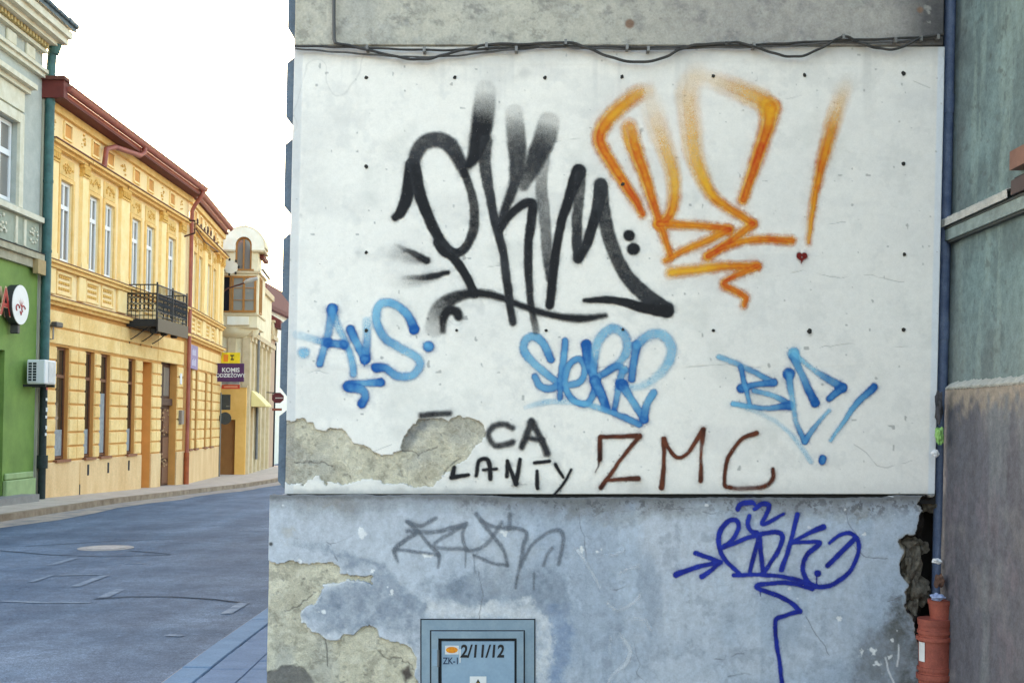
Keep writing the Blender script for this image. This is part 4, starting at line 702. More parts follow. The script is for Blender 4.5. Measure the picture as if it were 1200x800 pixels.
# ------------------------------------------------------------------ house at the right, and the gap with its drain
GX = 2.335                                    # plane of its street-side wall (faces left, towards the graffiti house)
green = thing('green_building', (GX+2, 5, 0), 'house at the right edge with teal green render over a dark brown base', 'building')
def vsheet(name, parent, m, X, y0, y1, z0, z1, ny, nz, fn):
    yy, zz = np.meshgrid(np.linspace(y0, y1, ny), np.linspace(z0, z1, nz)); h, c = fn(yy, zz)
    V = np.stack([X+LEAN*(zz-EYE)-h, yy, zz], -1); idx = np.arange(ny*nz).reshape(nz, ny); Q = np.stack([idx[:-1, :-1], idx[1:, :-1], idx[1:, 1:], idx[:-1, 1:]], -1).reshape(-1, 4)
    return np_mesh(name, V.reshape(-1, 3), Q, np.concatenate([c.reshape(-1, 3), np.ones((ny*nz, 1))], 1), m, parent)
def g_up(y, z):
    u, v = y*210, -z*210; n = fbm(u, v, 60, 6, 141); s = fbm(u*1.6, v*.22, 26, 5, 142); n2 = fbm(u, v, 10, 3, 143)
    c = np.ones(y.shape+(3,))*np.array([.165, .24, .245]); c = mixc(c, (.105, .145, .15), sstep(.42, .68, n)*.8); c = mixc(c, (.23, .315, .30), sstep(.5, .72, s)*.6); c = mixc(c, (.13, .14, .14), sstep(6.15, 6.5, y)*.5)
    c = mixc(c, (.085, .1, .1), (1-sstep(.22, .30, n2))*.5); c = mixc(c, (.18, .19, .19), sstep(1.5, .9, z-.9)*.3)
    return (n-.5)*.014+(n2-.5)*.004, c
m_green = vcol_mat('teal_green_render', .92, 90, .14, .7, .006, .22)
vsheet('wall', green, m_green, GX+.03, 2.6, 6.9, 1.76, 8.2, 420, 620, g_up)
def g_low(y, z):
    u, v = y*210, -z*210; n = fbm(u, v, 60, 6, 151); s = .6*fbm(u*1.6, v*.16, 60, 5, 152)+.4*fbm(u*1.4, v*.6, 30, 5, 155, .7); n2 = fbm(u, v, 9, 3, 153); top = (1.78-z)*210
    c = np.ones(y.shape+(3,))*np.array([.120, .122, .145]); c = mixc(c, (.085, .085, .1), sstep(.40, .66, s)*.7); c = mixc(c, (.175, .15, .175), sstep(.52, .70, fbm(u, v*.5, 40, 5, 156, .7))*.45); c = mixc(c, (.185, .18, .19), sstep(.55, .75, n)*.6); c = mixc(c, (.19, .215, .23), sstep(.55, .7, fbm(u*1.6, v*.3, 70, 4, 154))*.5)
    k = (1-sstep(2, 34, top+40*(s-.5)+44*(n2-.5)+20*(n-.5)))*.8; c = mixc(c, (.33, .28, .22), k); c = mixc(c, (.36, .31, .29), sstep(6.36, 6.415, y+.05*(n2-.5))*.8)
    return (n-.5)*.008+(n2-.5)*.004, c
vsheet('plinth', green, vcol_mat('brown_cement_base', .9, 90, .16, .7, .006, .26), GX-.012, 2.6, 6.42, -.2, 1.775, 380, 200, g_low)
mb = MB(); mb.box(GX+.05, GX+6, 2.0, 7.2, -.3, 8.1); mb.build('body', mat('green_house_body', (.13, .19, .185), .9, .1, 3), green)
bx('plinth_core', mat('base_core', (.14, .13, .14), .9, .1, 5), green, GX+.012, GX+.06, 2.4, 6.41, -.25, 1.75)
m_wband = mat('flaking_white_paint', (.60, .60, .55), .9, .2, 26, col2=(.36, .38, .36), bump=.8, fine=.2, amt2=.6)
rr = random.Random(3); mb = MB(); n = 260
for i in range(n+1):
    y = 6.40-3.6*i/n; a = .012+.014*rr.random(); mb.v += [(GX-.014, y, 1.772+.006*rr.random()), (GX-.020, y, 1.780+.010*rr.random()), (GX+.004, y, 1.796+a*.6), (GX+.034, y, 1.80+a)]
for i in range(n):
    for k in range(3): q = i*4+k; mb.f.append((q, q+1, q+5, q+4))
mb.build('ledge', m_wband, green)
# string course with flaking white top
zs = EYE+(HZ-262)/FPX*6.47
bx('string_course', mat('grey_green_moulding', (.25, .32, .31), .9, .15, 12, col2=(.15, .19, .19), bump=.4, fine=.12), green, GX-.012, GX+.05, 2.6, 6.47, zs-.095, zs-.035)
bx('string_course_lip', mat('dark_underline', (.05, .06, .06), .9), green, GX-.002, GX+.05, 2.6, 6.46, zs-.108, zs-.096)
bx('string_course_lip', mat('dark_underline', (.05, .06, .06), .9), green, GX-.016, GX+.05, 2.6, 6.475, zs-.034, zs-.022)
mb = MB()
for i in range(n+1):
    y = 6.48-.86*i/n; mb.v += [(GX-.026-.006*rr.random(), y, zs-.02), (GX-.028-.004*rr.random(), y, zs+.012+.012*rr.random()), (GX+.034, y, zs+.032+.016*rr.random())]
for i in range(n):
    for k in range(2): q = i*3+k; mb.f.append((q, q+1, q+4, q+3))
mb.build('mortar_bead', mat('white_mortar', (.55, .55, .51), .9, .15, 20, col2=(.40, .41, .39), bump=.7, fine=.15), green)
m_brown = mat('brown_painted_steel', lin('#7c5a4c'), .55, .12, 9, col2=lin('#64463c'), fine=.06); m_dbrown = mat('dark_brown_steel', lin('#463a3a'), .6, .12, 9)
_Y = 5.60; xa = (ux(1183, 190)-600)/FPX*_Y
bx('window_grille_bar', m_brown, green, xa, xa+.30, 3.6, _Y, EYE+(HZ-200)/FPX*_Y, EYE+(HZ-178)/FPX*_Y)
bx('window_grille_bar', m_dbrown, green, xa-.0, xa+.30, 3.6, _Y-.02, EYE+(HZ-230)/FPX*_Y, EYE+(HZ-213)/FPX*_Y)
bx('window_grille_bar', mat('near_black_steel', (.03, .028, .03), .7), green, xa+.02, xa+.06, 3.6, _Y-.012, EYE+(HZ-214)/FPX*_Y, EYE+(HZ-209)/FPX*_Y)
# blue downpipe in the gap
m_bpipe = mat('blue_painted_pipe', lin('#66748f'), .55, .15, 14, col2=lin('#485776'), bump=.25, fine=.12)
pc = (ux(1107.0, 300)-600)/FPX*6.50
bpipe = MB().tube([(pc, 6.50, z) for z in (.52, 1.0, 1.5, 2.5, 4, 6, 7.4)], .030, 16).build('downpipe', m_bpipe, None, smooth=True)
props(bpipe, 'blue downpipe in the gap between the graffiti wall and the green house', 'downpipe')
for z in (2.05, 3.28, 4.6): MB().tube([(pc, 6.50, z), (pc, 6.50, z+.10)], .034, 16).build('pipe_collar', m_bpipe, bpipe, smooth=True)
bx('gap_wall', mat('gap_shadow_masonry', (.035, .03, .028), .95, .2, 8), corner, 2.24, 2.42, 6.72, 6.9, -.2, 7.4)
# rubbish stuffed beside the pipe
def crumple(name, cx, cy, off, w_, h_, m, label, cat, seed, dpt=.03):
    bm = bmesh.new(); bmesh.ops.create_icosphere(bm, subdivisions=3, radius=1); c0 = PW(cx, cy, off); s = c0[1]/FPX; mb = MB(); q = Vector((seed, seed*2, seed*3))
    for v in bm.verts:
        k = 1+.5*mn.noise(v.co*1.6+q)+.25*mn.noise(v.co*4+q); mb.v.append((c0[0]+v.co.x*k*w_*.5*s, c0[1]+v.co.y*k*dpt, c0[2]+v.co.z*k*h_*.5*s))
    mb.f = [tuple(v.index for v in f.verts) for f in bm.faces]; bm.free(); return props(mb.build(name, m, None, lean=False), label, cat)
crumple('plastic_bag', 1101, 510, .10, 9, 20, mat('lime_plastic', lin('#8fb86a'), .4, .1, 20, col2=lin('#5f8f48')), 'crumpled lime green plastic bag stuffed in the gap beside the downpipe', 'plastic bag', 1.3)
crumple('paper_scrap', 1096, 531, .10, 9, 9, mat('white_paper', (.75, .76, .78), .7), 'white scrap of paper under the lime green bag', 'paper', 4.4, .015)
crumple('paper_scrap', 1098, 657, .06, 11, 6, mat('white_paper', (.75, .76, .78), .7), 'white scrap of paper in the broken corner above the drain pipe', 'paper', 2.4, .02)
crumple('rag', 1100, 477, .09, 8, 36, mat('black_mesh_rag', (.018, .018, .022), .9, .2, 40, col2=(.06, .06, .07)), 'black rag hanging in the gap above the lime green bag', 'rag', 7.7)
# red drain inspection pipe
m_red = mat('brick_red_plastic', lin('#a25646'), .65, .1, 14, col2=lin('#6f372e'), fine=.12, bump=.15, amt2=.9)
cx, cy = PW(1089, 760, .0)[0], 6.34; dr = thing('drain_pipe', (cx, cy, 0), 'brick red drain inspection pipe standing at the broken corner', 'drain pipe')
def zpx(y): return EYE+(HZ-y)/FPX*cy
def ring(name, y0, y1, r0, r1=None, m=m_red, parent=None, cx_=cx):
    r1 = r1 or r0; return MB().tube([(cx_, cy, zpx(y1)), (cx_, cy, zpx(y0))], [r0, r1], 24).build(name, m, parent or dr, smooth=True, lean=False)
MB().tube([(cx, cy, .0), (cx, cy, zpx(726))], .083, 24).build('body', m_red, dr, smooth=True, lean=False)
for a, b, r in ((724, 731, .088), (737, 741, .090), (744.5, 749, .095), (780, 784, .090), (788, 794, .095)): ring('collar', a, b, r)
cx2 = PW(1096, 715, .0)[0]; ring('socket', 706, 727, .052, .062, cx_=cx2); ring('socket_rim', 702, 707, .066, cx_=cx2)
crumple('plastic_bag', 1099, 699, .16, 15, 8, mat('pale_blue_plastic', lin('#a3b0cf'), .45, .1, 30, col2=lin('#8190b5')), 'pale blue crumpled plastic stuffed into the top of the red drain pipe', 'plastic bag', 9.1, .03)
crumple('broken_tile', 1100, 680, .10, 10, 16, mat('dark_brown_clay', (.13, .07, .05), .9, .2, 30), 'dark brown lump of broken tile above the red drain pipe', 'tile', 5.5, .03)
a = [(cx-.087*math.cos(t), cy-.087*math.sin(t)) for t in np.linspace(.10, .62, 7)]; mb = MB()
for (x, y) in a: mb.v += [(x, y, zpx(773)), (x, y, zpx(750.5))]
mb.f = [(2*i, 2*i+1, 2*i+3, 2*i+2) for i in range(6)]; mb.build('sticker', m_stw, dr, lean=False)

# ------------------------------------------------------------------ houses on the far side of the street
def F1(u, d, z): return (-11.04+.005*u+d, u, z)
T2 = (-.1009, .9949); P2 = (-10.842, 39.6)
def F2(u, d, z): return (P2[0]+T2[0]*u+T2[1]*d, P2[1]+T2[1]*u-T2[0]*d, z)
def wall_holes(mb, u0, u1, z0, z1, holes, dep=.3, rev=None):
    us = sorted({u0, u1, *[h[0] for h in holes], *[h[1] for h in holes]}); zs = sorted({z0, z1, *[h[2] for h in holes], *[h[3] for h in holes]})
    for a, b in zip(us[:-1], us[1:]):
        for c, d in zip(zs[:-1], zs[1:]):
            if any(h[0]-1e-6 <= a and b <= h[1]+1e-6 and h[2]-1e-6 <= c and d <= h[3]+1e-6 for h in holes): continue
            mb.add([(a, 0, c), (b, 0, c), (b, 0, d), (a, 0, d)], [(0, 1, 2, 3)])
    rv = MB(mb.F) if rev is None else rev
    for h in holes:
        a, b, c, d = h[:4]; e = h[4] if len(h) > 4 else dep; mb, keep_ = rv, mb
        mb.add([(a, 0, c), (a, -e, c), (a, -e, d), (a, 0, d)], [(0, 1, 2, 3)]); mb.add([(b, 0, c), (b, -e, c), (b, -e, d), (b, 0, d)], [(0, 3, 2, 1)])
        mb.add([(a, 0, d), (a, -e, d), (b, -e, d), (b, 0, d)], [(0, 1, 2, 3)]); mb.add([(a, 0, c), (a, -e, c), (b, -e, c), (b, 0, c)], [(0, 3, 2, 1)]); mb = keep_
    if rev is None: F_, mb.F = mb.F, None; mb.add(rv.v, rv.f); mb.F = F_
    return mb
G_UP = glass_mat('upper_glass', (.20, .19, .175), .1); G_LOW = glass_mat('shop_glass', (.03, .026, .022), .08); m_back = mat('dim_room', (.05, .045, .04), .9)
def window(parent, F, u0, u1, z0, z1, d, m, gm, fw=.07, transom=None, mull=True, name='window'):
    mb = MB(F); mb.box(u0, u1, d, d+.06, z0, z0+fw); mb.box(u0, u1, d, d+.06, z1-fw, z1); mb.box(u0, u0+fw, d+.002, d+.058, z0+fw, z1-fw); mb.box(u1-fw, u1, d+.002, d+.058, z0+fw, z1-fw)
    um = (u0+u1)/2; zt = transom or z1
    if mull: mb.box(um-fw*.5, um+fw*.5, d+.004, d+.066, z0+fw, z1-fw)
    if transom: mb.box(u0+fw, u1-fw, d+.006, d+.075, zt-fw*.7, zt+fw*.7)
    w_ = mb.build(name, m, parent)
    cols = ((u0+fw, um-fw*.5), (um+fw*.5, u1-fw)) if mull else ((u0+fw, u1-fw),)
    rows = ((z0+fw, zt-fw*.7), (zt+fw*.7, z1-fw)) if transom else ((z0+fw, z1-fw),)
    for a, b in cols:
        for c, e in rows: bx('pane', gm, w_, a, b, d+.022, d+.03, c, e, F=F)
    return w_
YC, YC2 = lin('#e3b45c'), lin('#d6a24a')
m_yel = mat('yellow_render', lin('#fae3b0'), .88, .06, 2.2, col2=lin('#f0cf94'), fine=.06, streak=5, amt2=.7); m_yelw = mat('yellow_ochre_trim', lin('#f2ca84'), .85, .08, 3, col2=lin('#e0b264'), fine=.05)
m_pale = mat('pale_yellow_trim', lin('#fadfa4'), .85, .06, 3, col2=lin('#f4d08a'), fine=.04); m_blk = mat('rustic_block_yellow', lin('#f6d596'), .88, .06, 1.5, col2=lin('#e2b870'), fine=.09)
m_plth = mat('beige_plinth', lin('#e6c594'), .9, .1, 1.8, col2=lin('#d0a874'), bump=.2, fine=.1, streak=3, amt2=.6); m_joint = mat('ochre_joint', lin('#cf9650'), .9, .1, 3)
m_jamb = mat('orange_jamb', lin('#dc9c52'), .85, .08, 2); m_upvc = mat('white_window_frame', (.78, .78, .77), .45, .03, 5); m_bwin = mat('brown_window_frame', lin('#7a4a2c'), .6, .12, 12)
m_sill = mat('brown_sill', lin('#8f5a3c'), .6, .1, 9); m_redw = mat('oxide_red_metal', lin('#a8604f'), .5, .12, 4, col2=lin('#8f4c3f'), fine=.05); m_redd = mat('oxide_red_soffit', lin('#6e3029'), .7, .1, 3); m_rtile = mat('roof_tile_red', lin('#6f4238'), .8, .2, 9)
m_scr = mat('stucco_relief', lin('#e8bd6e'), .85, .1, 20, col2=lin('#c8963f')); m_ped = mat('relief_shadowed_yellow', lin('#ecc47a'), .88, .1, 6)

def relief(name, parent, F, u0, u1, z0, z1, d, seed, n=26, m=None):
    """stucco scrolls: little raised lumps and curls in one piece"""
    r = random.Random(seed); mb = MB(F); uc = (u0+u1)/2; zc = (z0+z1)/2
    for i in range(n):
        a = r.random()*6.283; q = math.sqrt(r.random()); u = uc+q*math.cos(a)*(u1-u0)*.46; z = zc+q*math.sin(a)*(z1-z0)*.42; s = r.uniform(.018, .045)
        mb.box(u-s, u+s, d, d+r.uniform(.015, .045), z-s*r.uniform(.5, 1), z+s*r.uniform(.5, 1), ch=s*.3)
    o = mb.build(name, m or m_scr, parent); o['kind'] = 'stuff'; return o
def block(parent, F, key, u0, u1, z0, z1, c=.018, dd=.04, m=None):
    """one rusticated block with chamfered face"""
    mb = MB(F); a, b, e, f = u0+.012, u1-.012, z0+.017, z1-.017
    mb.add([(a, .0, e), (b, .0, e), (b, .0, f), (a, .0, f), (a+c, dd, e+c), (b-c, dd, e+c), (b-c, dd, f-c), (a+c, dd, f-c)], [(4, 5, 6, 7), (0, 1, 5, 4), (1, 2, 6, 5), (2, 3, 7, 6), (3, 0, 4, 7)])
    return mb
def blocks(parent, F, cols, z0, dz, rows, single, mesh_cache):
    joined = MB(F)
    for (a, b) in cols:
        for r in range(rows):
            if single:
                key = ('rustic', round(b-a, 2)); base = F(0, 0, 0); wd = round(b-a, 2)
                def mk(): 
                    G = lambda u, d, z: (d+.005*u, u, z); return block(None, G, key, 0, wd, 0, dz), m_blk
                place('rustic_block', shared(str(key), mk), parent, F(a, 0, z0+r*dz))
            else:
                q = block(None, None, None, a, b, z0+r*dz, z0+(r+1)*dz); joined.add(q.v, q.f)
    if not single: o = joined.build('rustic_block', m_blk, parent); o['kind'] = 'stuff'

ybase = (F1(33, 0, 0)[0]-3, 33, road_z(33))
yh = thing('townhouse', ybase, 'yellow two-storey townhouse with rusticated ground floor and iron balcony', 'building')
BASEZ = -1.2
Z = dict(pl=.68, wt=3.42, lc=4.45, pn=4.62, sl=5.30, wb=5.45, w1=7.40, cap=7.72, ent=8.02, cor=8.24, at=8.98)
def townhouse(yh, F, u0, u1, gwin, doors, win1, pil, bays, cols, upper_cols, attic, single, seed, ov=0.0):
    hg = [(a, b, Z['pl']+.02, Z['wt'], .15) for a, b in gwin]+[(a, b, BASEZ, zt, .30) for a, b, zt in doors]; hu = [(a, b, Z['wb'], Z['w1'], .12) for a, b in win1]; rg = MB(F)
    wall_holes(MB(F), u0, u1, BASEZ, 4.5, hg, rev=rg).build('wall', m_joint, yh)
    for k in range(len(hg)): q = MB(); q.v = rg.v[16*k:16*k+16]; q.f = [tuple(i for i in range(4*j, 4*j+4)) for j in range(4)]; q.build('reveal', m_jamb, yh)
    wall_holes(MB(F), u0, u1, 4.5, 9.1, hu).build('wall', m_yel, yh)
    bx('core', m_back, yh, u0+.02, u1-.02, -6, -.6, BASEZ, 9.0, F=F)
    # base course between the doors
    edges = [u0]+[q for a, b, _ in sorted(doors) for q in (a, b)]+[u1]
    for a, b in zip(edges[::2], edges[1::2]): bx('base_course', m_plth, yh, a, b, 0, .05, BASEZ, Z['pl']-.02, F=F, ch=.01)
    for i, (a, b) in enumerate(gwin):
        w_ = window(yh, F, a, b, Z['pl']+.05, Z['wt']-.01, -.145, m_bwin, G_LOW, .055, 2.72, False)
        bx('sill', m_sill, w_, a-.05, b+.05, -.12, .10, Z['pl']-.035, Z['pl']+.03, F=F)
        bx('curtain', mat('net_curtain', (.36, .37, .37), .9, .15, 8), w_, a+.07, b-.07, -.112, -.108, Z['pl']+.12, Z['pl']+(.75 if i != 2 else 1.7), F=F)
    for i, (a, b) in enumerate(win1):
        w_ = window(yh, F, a+.01, b-.01, Z['wb']+.02, Z['w1']-.01, -.105, m_upvc, G_UP, .075, 6.78, True)
        bx('sill', m_pale, w_, a-.04, b+.04, -.09, .05, Z['wb']-.04, Z['wb']+.015, F=F)
        fr = MB(F); fr.box(a-.11, a-.005, 0, .045, Z['wb'], Z['w1']+.10); fr.box(b+.005, b+.11, 0, .045, Z['wb'], Z['w1']+.10); fr.box(a-.004, b+.004, 0, .043, Z['w1']+.003, Z['w1']+.10); fr.build('window_surround', m_yelw, yh)
        bx('relief_panel', m_ped, yh, a-.08, b+.08, 0, .025, Z['w1']+.12, Z['cap']+.22, F=F); relief('stucco_ornament', yh, F, a-.02, b+.02, Z['w1']+.18, Z['cap']+.16, .02, seed+i)
    for a, b in pil:
        mb = MB(F); mb.box(a, b, 0, .09, Z['wb']-.02, Z['cap']); mb.box(a-.02, b+.02, 0, .11, Z['wb']-.02, Z['wb']+.14); mb.build('pilaster', m_pale, yh)
        mb = MB(F); mb.box(a-.02, b+.02, 0, .12, Z['cap'], Z['cap']+.05); mb.box(a-.03, b+.03, 0, .13, Z['cap']+.22, Z['ent']); mb.box(a, b, 0, .10, Z['cap']+.05, Z['cap']+.22)
        for k in range(5):
            q = a+(b-a)*(k+.5)/5; mb.box(q-.03, q+.03, .09, .15, Z['cap']+.06, Z['cap']+.21, ch=.012)
        mb.build('capital', m_scr, yh)
    # mouldings
    for a, b in bays:
        mb = MB(F); mb.box(a+.03, b-.03, 0, .14, Z['ent']+.005, Z['ent']+.08); mb.box(a, b, 0, .24, Z['ent']+.08, Z['ent']+.15); mb.build('cornice', m_yelw, yh); bx('cornice_flashing', m_redd, yh, a-.02, b+.02, 0, .27, Z['ent']+.152, Z['ent']+.175, F=F)
    bx('attic_band', m_pale, yh, u0, u1, 0, .05, Z['cor']-.06, Z['cor']+.10, F=F); bx('attic_band', m_yelw, yh, u0, u1, 0, .10, Z['at']-.10, Z['at']+.08, F=F)
    mb = MB(F); mb.box(u0, u1, 0, .12, Z['sl']-.06, Z['sl']+.03); mb.box(u0, u1, 0, .19, Z['sl']+.03, Z['sl']+.09); mb.build('sill_course', m_yelw, yh); bx('flashing', m_redd, yh, u0, u1, 0, .205, Z['sl']+.092, Z['sl']+.108, F=F)
    mb = MB(F); mb.box(u0, u1, 0, .10, Z['lc']-.08, Z['lc']); mb.box(u0, u1, 0, .20, Z['lc'], Z['lc']+.08); mb.build('string_course', m_yelw, yh); bx('flashing', m_redd, yh, u0, u1, 0, .215, Z['lc']+.082, Z['lc']+.098, F=F)
    for i, (a, b) in enumerate(win1):
        fr = MB(F); p, q, c, e = a-.10, b+.10, Z['pn']+.04, Z['sl']-.10
        fr.box(p, q, 0, .04, e-.06, e); fr.box(p, q, 0, .04, c, c+.06); fr.box(p, p+.06, 0, .038, c+.06, e-.06); fr.box(q-.06, q, 0, .038, c+.06, e-.06); fr.build('parapet_panel', m_pale, yh)
        mb = MB(F); 
        for k in range(3):
            zc = c+.15+k*.14
            for j in range(5): uu = p+.20+j*(q-p-.4)/4; mb.box(uu-.045, uu+.045, 0, .03, zc-.035, zc+.035, ch=.01)
        mb.build('stucco_ornament', m_scr, yh)['kind'] = 'stuff'
    for a, b in pil: bx('pedestal', m_pale, yh, a-.03, b+.03, 0, .07, Z['pn'], Z['sl']-.07, F=F, ch=.012)
    for a, b in attic:
        o = bx('attic_panel', m_jamb, yh, a+.03, b-.03, -.02, .012, Z['cor']+.22, Z['at']-.22, F=F); fr = MB(F)
        fr.box(a-.03, b+.03, 0, .05, Z['at']-.21, Z['at']-.16); fr.box(a-.03, b+.03, 0, .05, Z['cor']+.16, Z['cor']+.21); fr.box(a-.03, a+.02, 0, .045, Z['cor']+.21, Z['at']-.21); fr.box(b-.02, b+.03, 0, .045, Z['cor']+.21, Z['at']-.21); fr.build('panel_frame', m_pale, o)
    for a, b in pil: relief('stucco_ornament', yh, F, a+.05, b-.05, Z['cor']+.14, Z['at']-.16, 0, seed+int(a*7), 8)
    blocks(yh, F, cols, Z['pl'], .342, 8, single, None)
    for a, b in upper_cols:
        for c, e in ((3.45, 3.86), (3.86, 4.28)): block(None, F, None, a, b, c, e).build('rustic_block', m_blk, yh)
    # eaves
    bx('soffit', m_redd, yh, u0-.05, u1, 0, .42-ov, 9.07, 9.13, F=F); bx('fascia', m_redw, yh, u0-.05, u1, .30-ov, .40-ov, 9.13, 9.24, F=F)
    n = 8; mb = MB(F)
    for u in (u0-.02, u1):
        for k in range(n+1): a = math.pi*k/n; mb.v.append(F(u, .50-ov-.105*math.cos(a), 9.33-.12*math.sin(a)))
    mb.f = [(k, k+1, n+2+k, n+1+k) for k in range(n)]+[tuple(range(n+1)), tuple(range(2*n+1, n, -1))]; mb.build('gutter', m_redw, yh)
    bx('gutter_bead', m_redw, yh, u0-.02, u1, .595-ov, .625-ov, 9.318, 9.345, F=F)
    Fo = (lambda u, d, z: F(u, d-ov, z)); rf = MB(Fo); rf.add([(u0-.06, .42, 9.24), (u1, .42, 9.24), (u1, -6, 12.2), (u0-.06, -6, 12.2), (u0-.06, .42, 9.34), (u1, .42, 9.34), (u1, -6, 12.3), (u0-.06, -6, 12.3)], [(0, 1, 2, 3), (4, 7, 6, 5), (0, 4, 5, 1), (1, 5, 6, 2), (2, 6, 7, 3), (3, 7, 4, 0)])
    roof = rf.build('roof', m_rtile, yh); mb = MB(Fo); k = u0
    while k < u1-.1:
        mb.add([(k+.01, .50, 9.34), (k+.20, .50, 9.34), (k+.15, .50, 9.44), (k+.06, .50, 9.44), (k+.01, .06, 9.51), (k+.20, .06, 9.51), (k+.15, .06, 9.60), (k+.06, .06, 9.60)], [(0, 1, 2, 3), (4, 7, 6, 5), (0, 4, 5, 1), (1, 5, 6, 2), (2, 6, 7, 3), (3, 7, 4, 0)]); k += .22
    o = mb.build('eaves_tiles', m_rtile, roof); o['kind'] = 'stuff'
U0, U1 = 27.52, 39.58
gw = [(28.46, 29.27), (30.38, 31.03), (31.48, 32.23), (33.68, 34.36)]; drs = [(34.97, 35.88, 3.40), (36.85, 38.55, 3.62)]
cols = [(27.56, 28.44), (29.29, 29.83), (29.83, 30.36), (31.05, 31.46), (32.25, 32.95), (32.95, 33.66), (34.38, 34.95), (35.90, 36.36), (36.36, 36.83), (38.57, 39.2)]
w1 = [(28.45, 29.22), (30.36, 31.08), (31.50, 32.22), (33.70, 34.46), (35.02, 35.80), (37.20, 37.96)]
townhouse(yh, F1, U0, U1, gw, drs, w1, [(27.66, 28.16), (29.72, 30.12), (32.62, 33.28), (36.32, 36.78), (38.4, 38.86)], [(27.55, 29.95), (30.0, 32.95), (33.0, 36.55), (36.6, 38.95)], cols, [(27.56, 29.83), (29.83, 32.95), (32.95, 36.36), (36.36, 39.2)], [(28.6, 29.1), (30.5, 31.0), (31.6, 32.1), (33.8, 34.3), (35.1, 35.6), (37.3, 37.8)], True, 10)
# door leaves
bx('door', m_jamb, yh, 34.98, 35.87, -.31, -.27, BASEZ, 3.39, F=F1)
dm = mat('dark_brown_carved_door', lin('#5c3a2a'), .6, .2, 10, col2=lin('#3f261c')); d_ = MB(F1)
d_.box(36.86, 38.54, -.28, -.22, BASEZ, 3.6); door2 = d_.build('door', dm, yh)
for s_ in (0, 1):
    ua = 36.95+s_*.80
    for (c, e) in ((-.35, .35), (.45, 1.15), (1.25, 2.05)): bx('door_panel', mat('lighter_door_wood', lin('#7d5238'), .6, .15, 14), door2, ua, ua+.68, -.22, -.18, c, e, F=F1, ch=.03)
    bx('fanlight', G_UP, door2, ua+.05, ua+.62, -.22, -.20, 2.45, 3.35, F=F1)
bx('transom', dm, door2, 36.88, 38.52, -.22, -.12, 2.15, 2.36, F=F1); relief('carving', door2, F1, 37.1, 38.3, 1.1, 2.4, -.18, 77, 30, mat('carved_wood_pale', lin('#b08a62'), .7)); relief('carving', door2, F1, 37.0, 38.4, .1, .7, -.18, 78, 24, mat('carved_wood_pale', lin('#b08a62'), .7))
for (a, z) in ((30.55, .25), (32.05, .25), (33.75, .25)): bx('vent_slot', m_dk, yh, a, a+.12, .045, .06, z, z+.28, F=F1)
bx('crack', m_dk, yh, 30.02, 30.08, .045, .056, -.25, .05, F=F1); bx('base_joint', m_joint, yh, 30.03, 30.055, .045, .054, .05, .6, F=F1)
# second part of the same house, where the street bends
townhouse(yh, F2, .02, 7.95, [(.55, 1.15), (1.75, 2.35), (3.9, 4.5), (5.3, 5.9)], [], [(.75, 1.45), (1.95, 2.65), (3.95, 4.65), (5.3, 6.0)], [(.15, .55), (2.95, 3.55), (6.3, 6.7), (7.4, 7.8)], [(.05, 2.95), (3.0, 6.35), (6.4, 7.93)], [(.05, .53), (1.17, 1.73), (2.37, 3.1), (3.1, 3.88), (4.52, 5.28), (5.92, 6.9), (6.9, 7.9)], [(.05, 3.1), (3.1, 5.6), (5.6, 7.9)], [(.8, 1.3), (2.0, 2.5), (4.1, 4.6), (5.4, 5.9)], False, 50, .22)
# gable end board and side strip
bx('gable_board', m_redd, yh, 27.28, 27.52, -1.2, .50, 9.02, 9.42, F=F1); bx('gable_board', m_rtile, yh, 27.22, 27.55, -1.3, .54, 9.42, 9.50, F=F1)
bx('side_strip', mat('grey_cream_side', lin('#b9b49c'), .9, .1, 3, streak=4), yh, 27.34, 27.51, -.3, .04, BASEZ, 9.0, F=F1)
# downpipes of the house
def dpipe(F, pts, r, parent, name='downpipe', m=m_redw): return MB(F).tube(pts, r, 10).build(name, m, parent, smooth=True)
dpipe(F1, [(39.35, .50, 9.25), (39.35, .45, 9.05), (39.4, .22, 8.75), (39.4, .14, 8.55), (39.4, .14, 6), (39.4, .14, 3), (39.4, .14, .6)], .065, yh); dpipe(F1, [(39.4, .14, .62), (39.4, .14, -.62)], .085, yh, 'downpipe_foot', mat('rusty_orange_pipe', lin('#a8552e'), .6, .15, 6))
dpipe(F1, [(33.2, .50, 9.38), (33.2, .50, 9.10), (33.0, .44, 8.97), (31.5, .26, 8.86), (31.1, .17, 8.72), (31.05, .14, 8.25)], .07, yh)
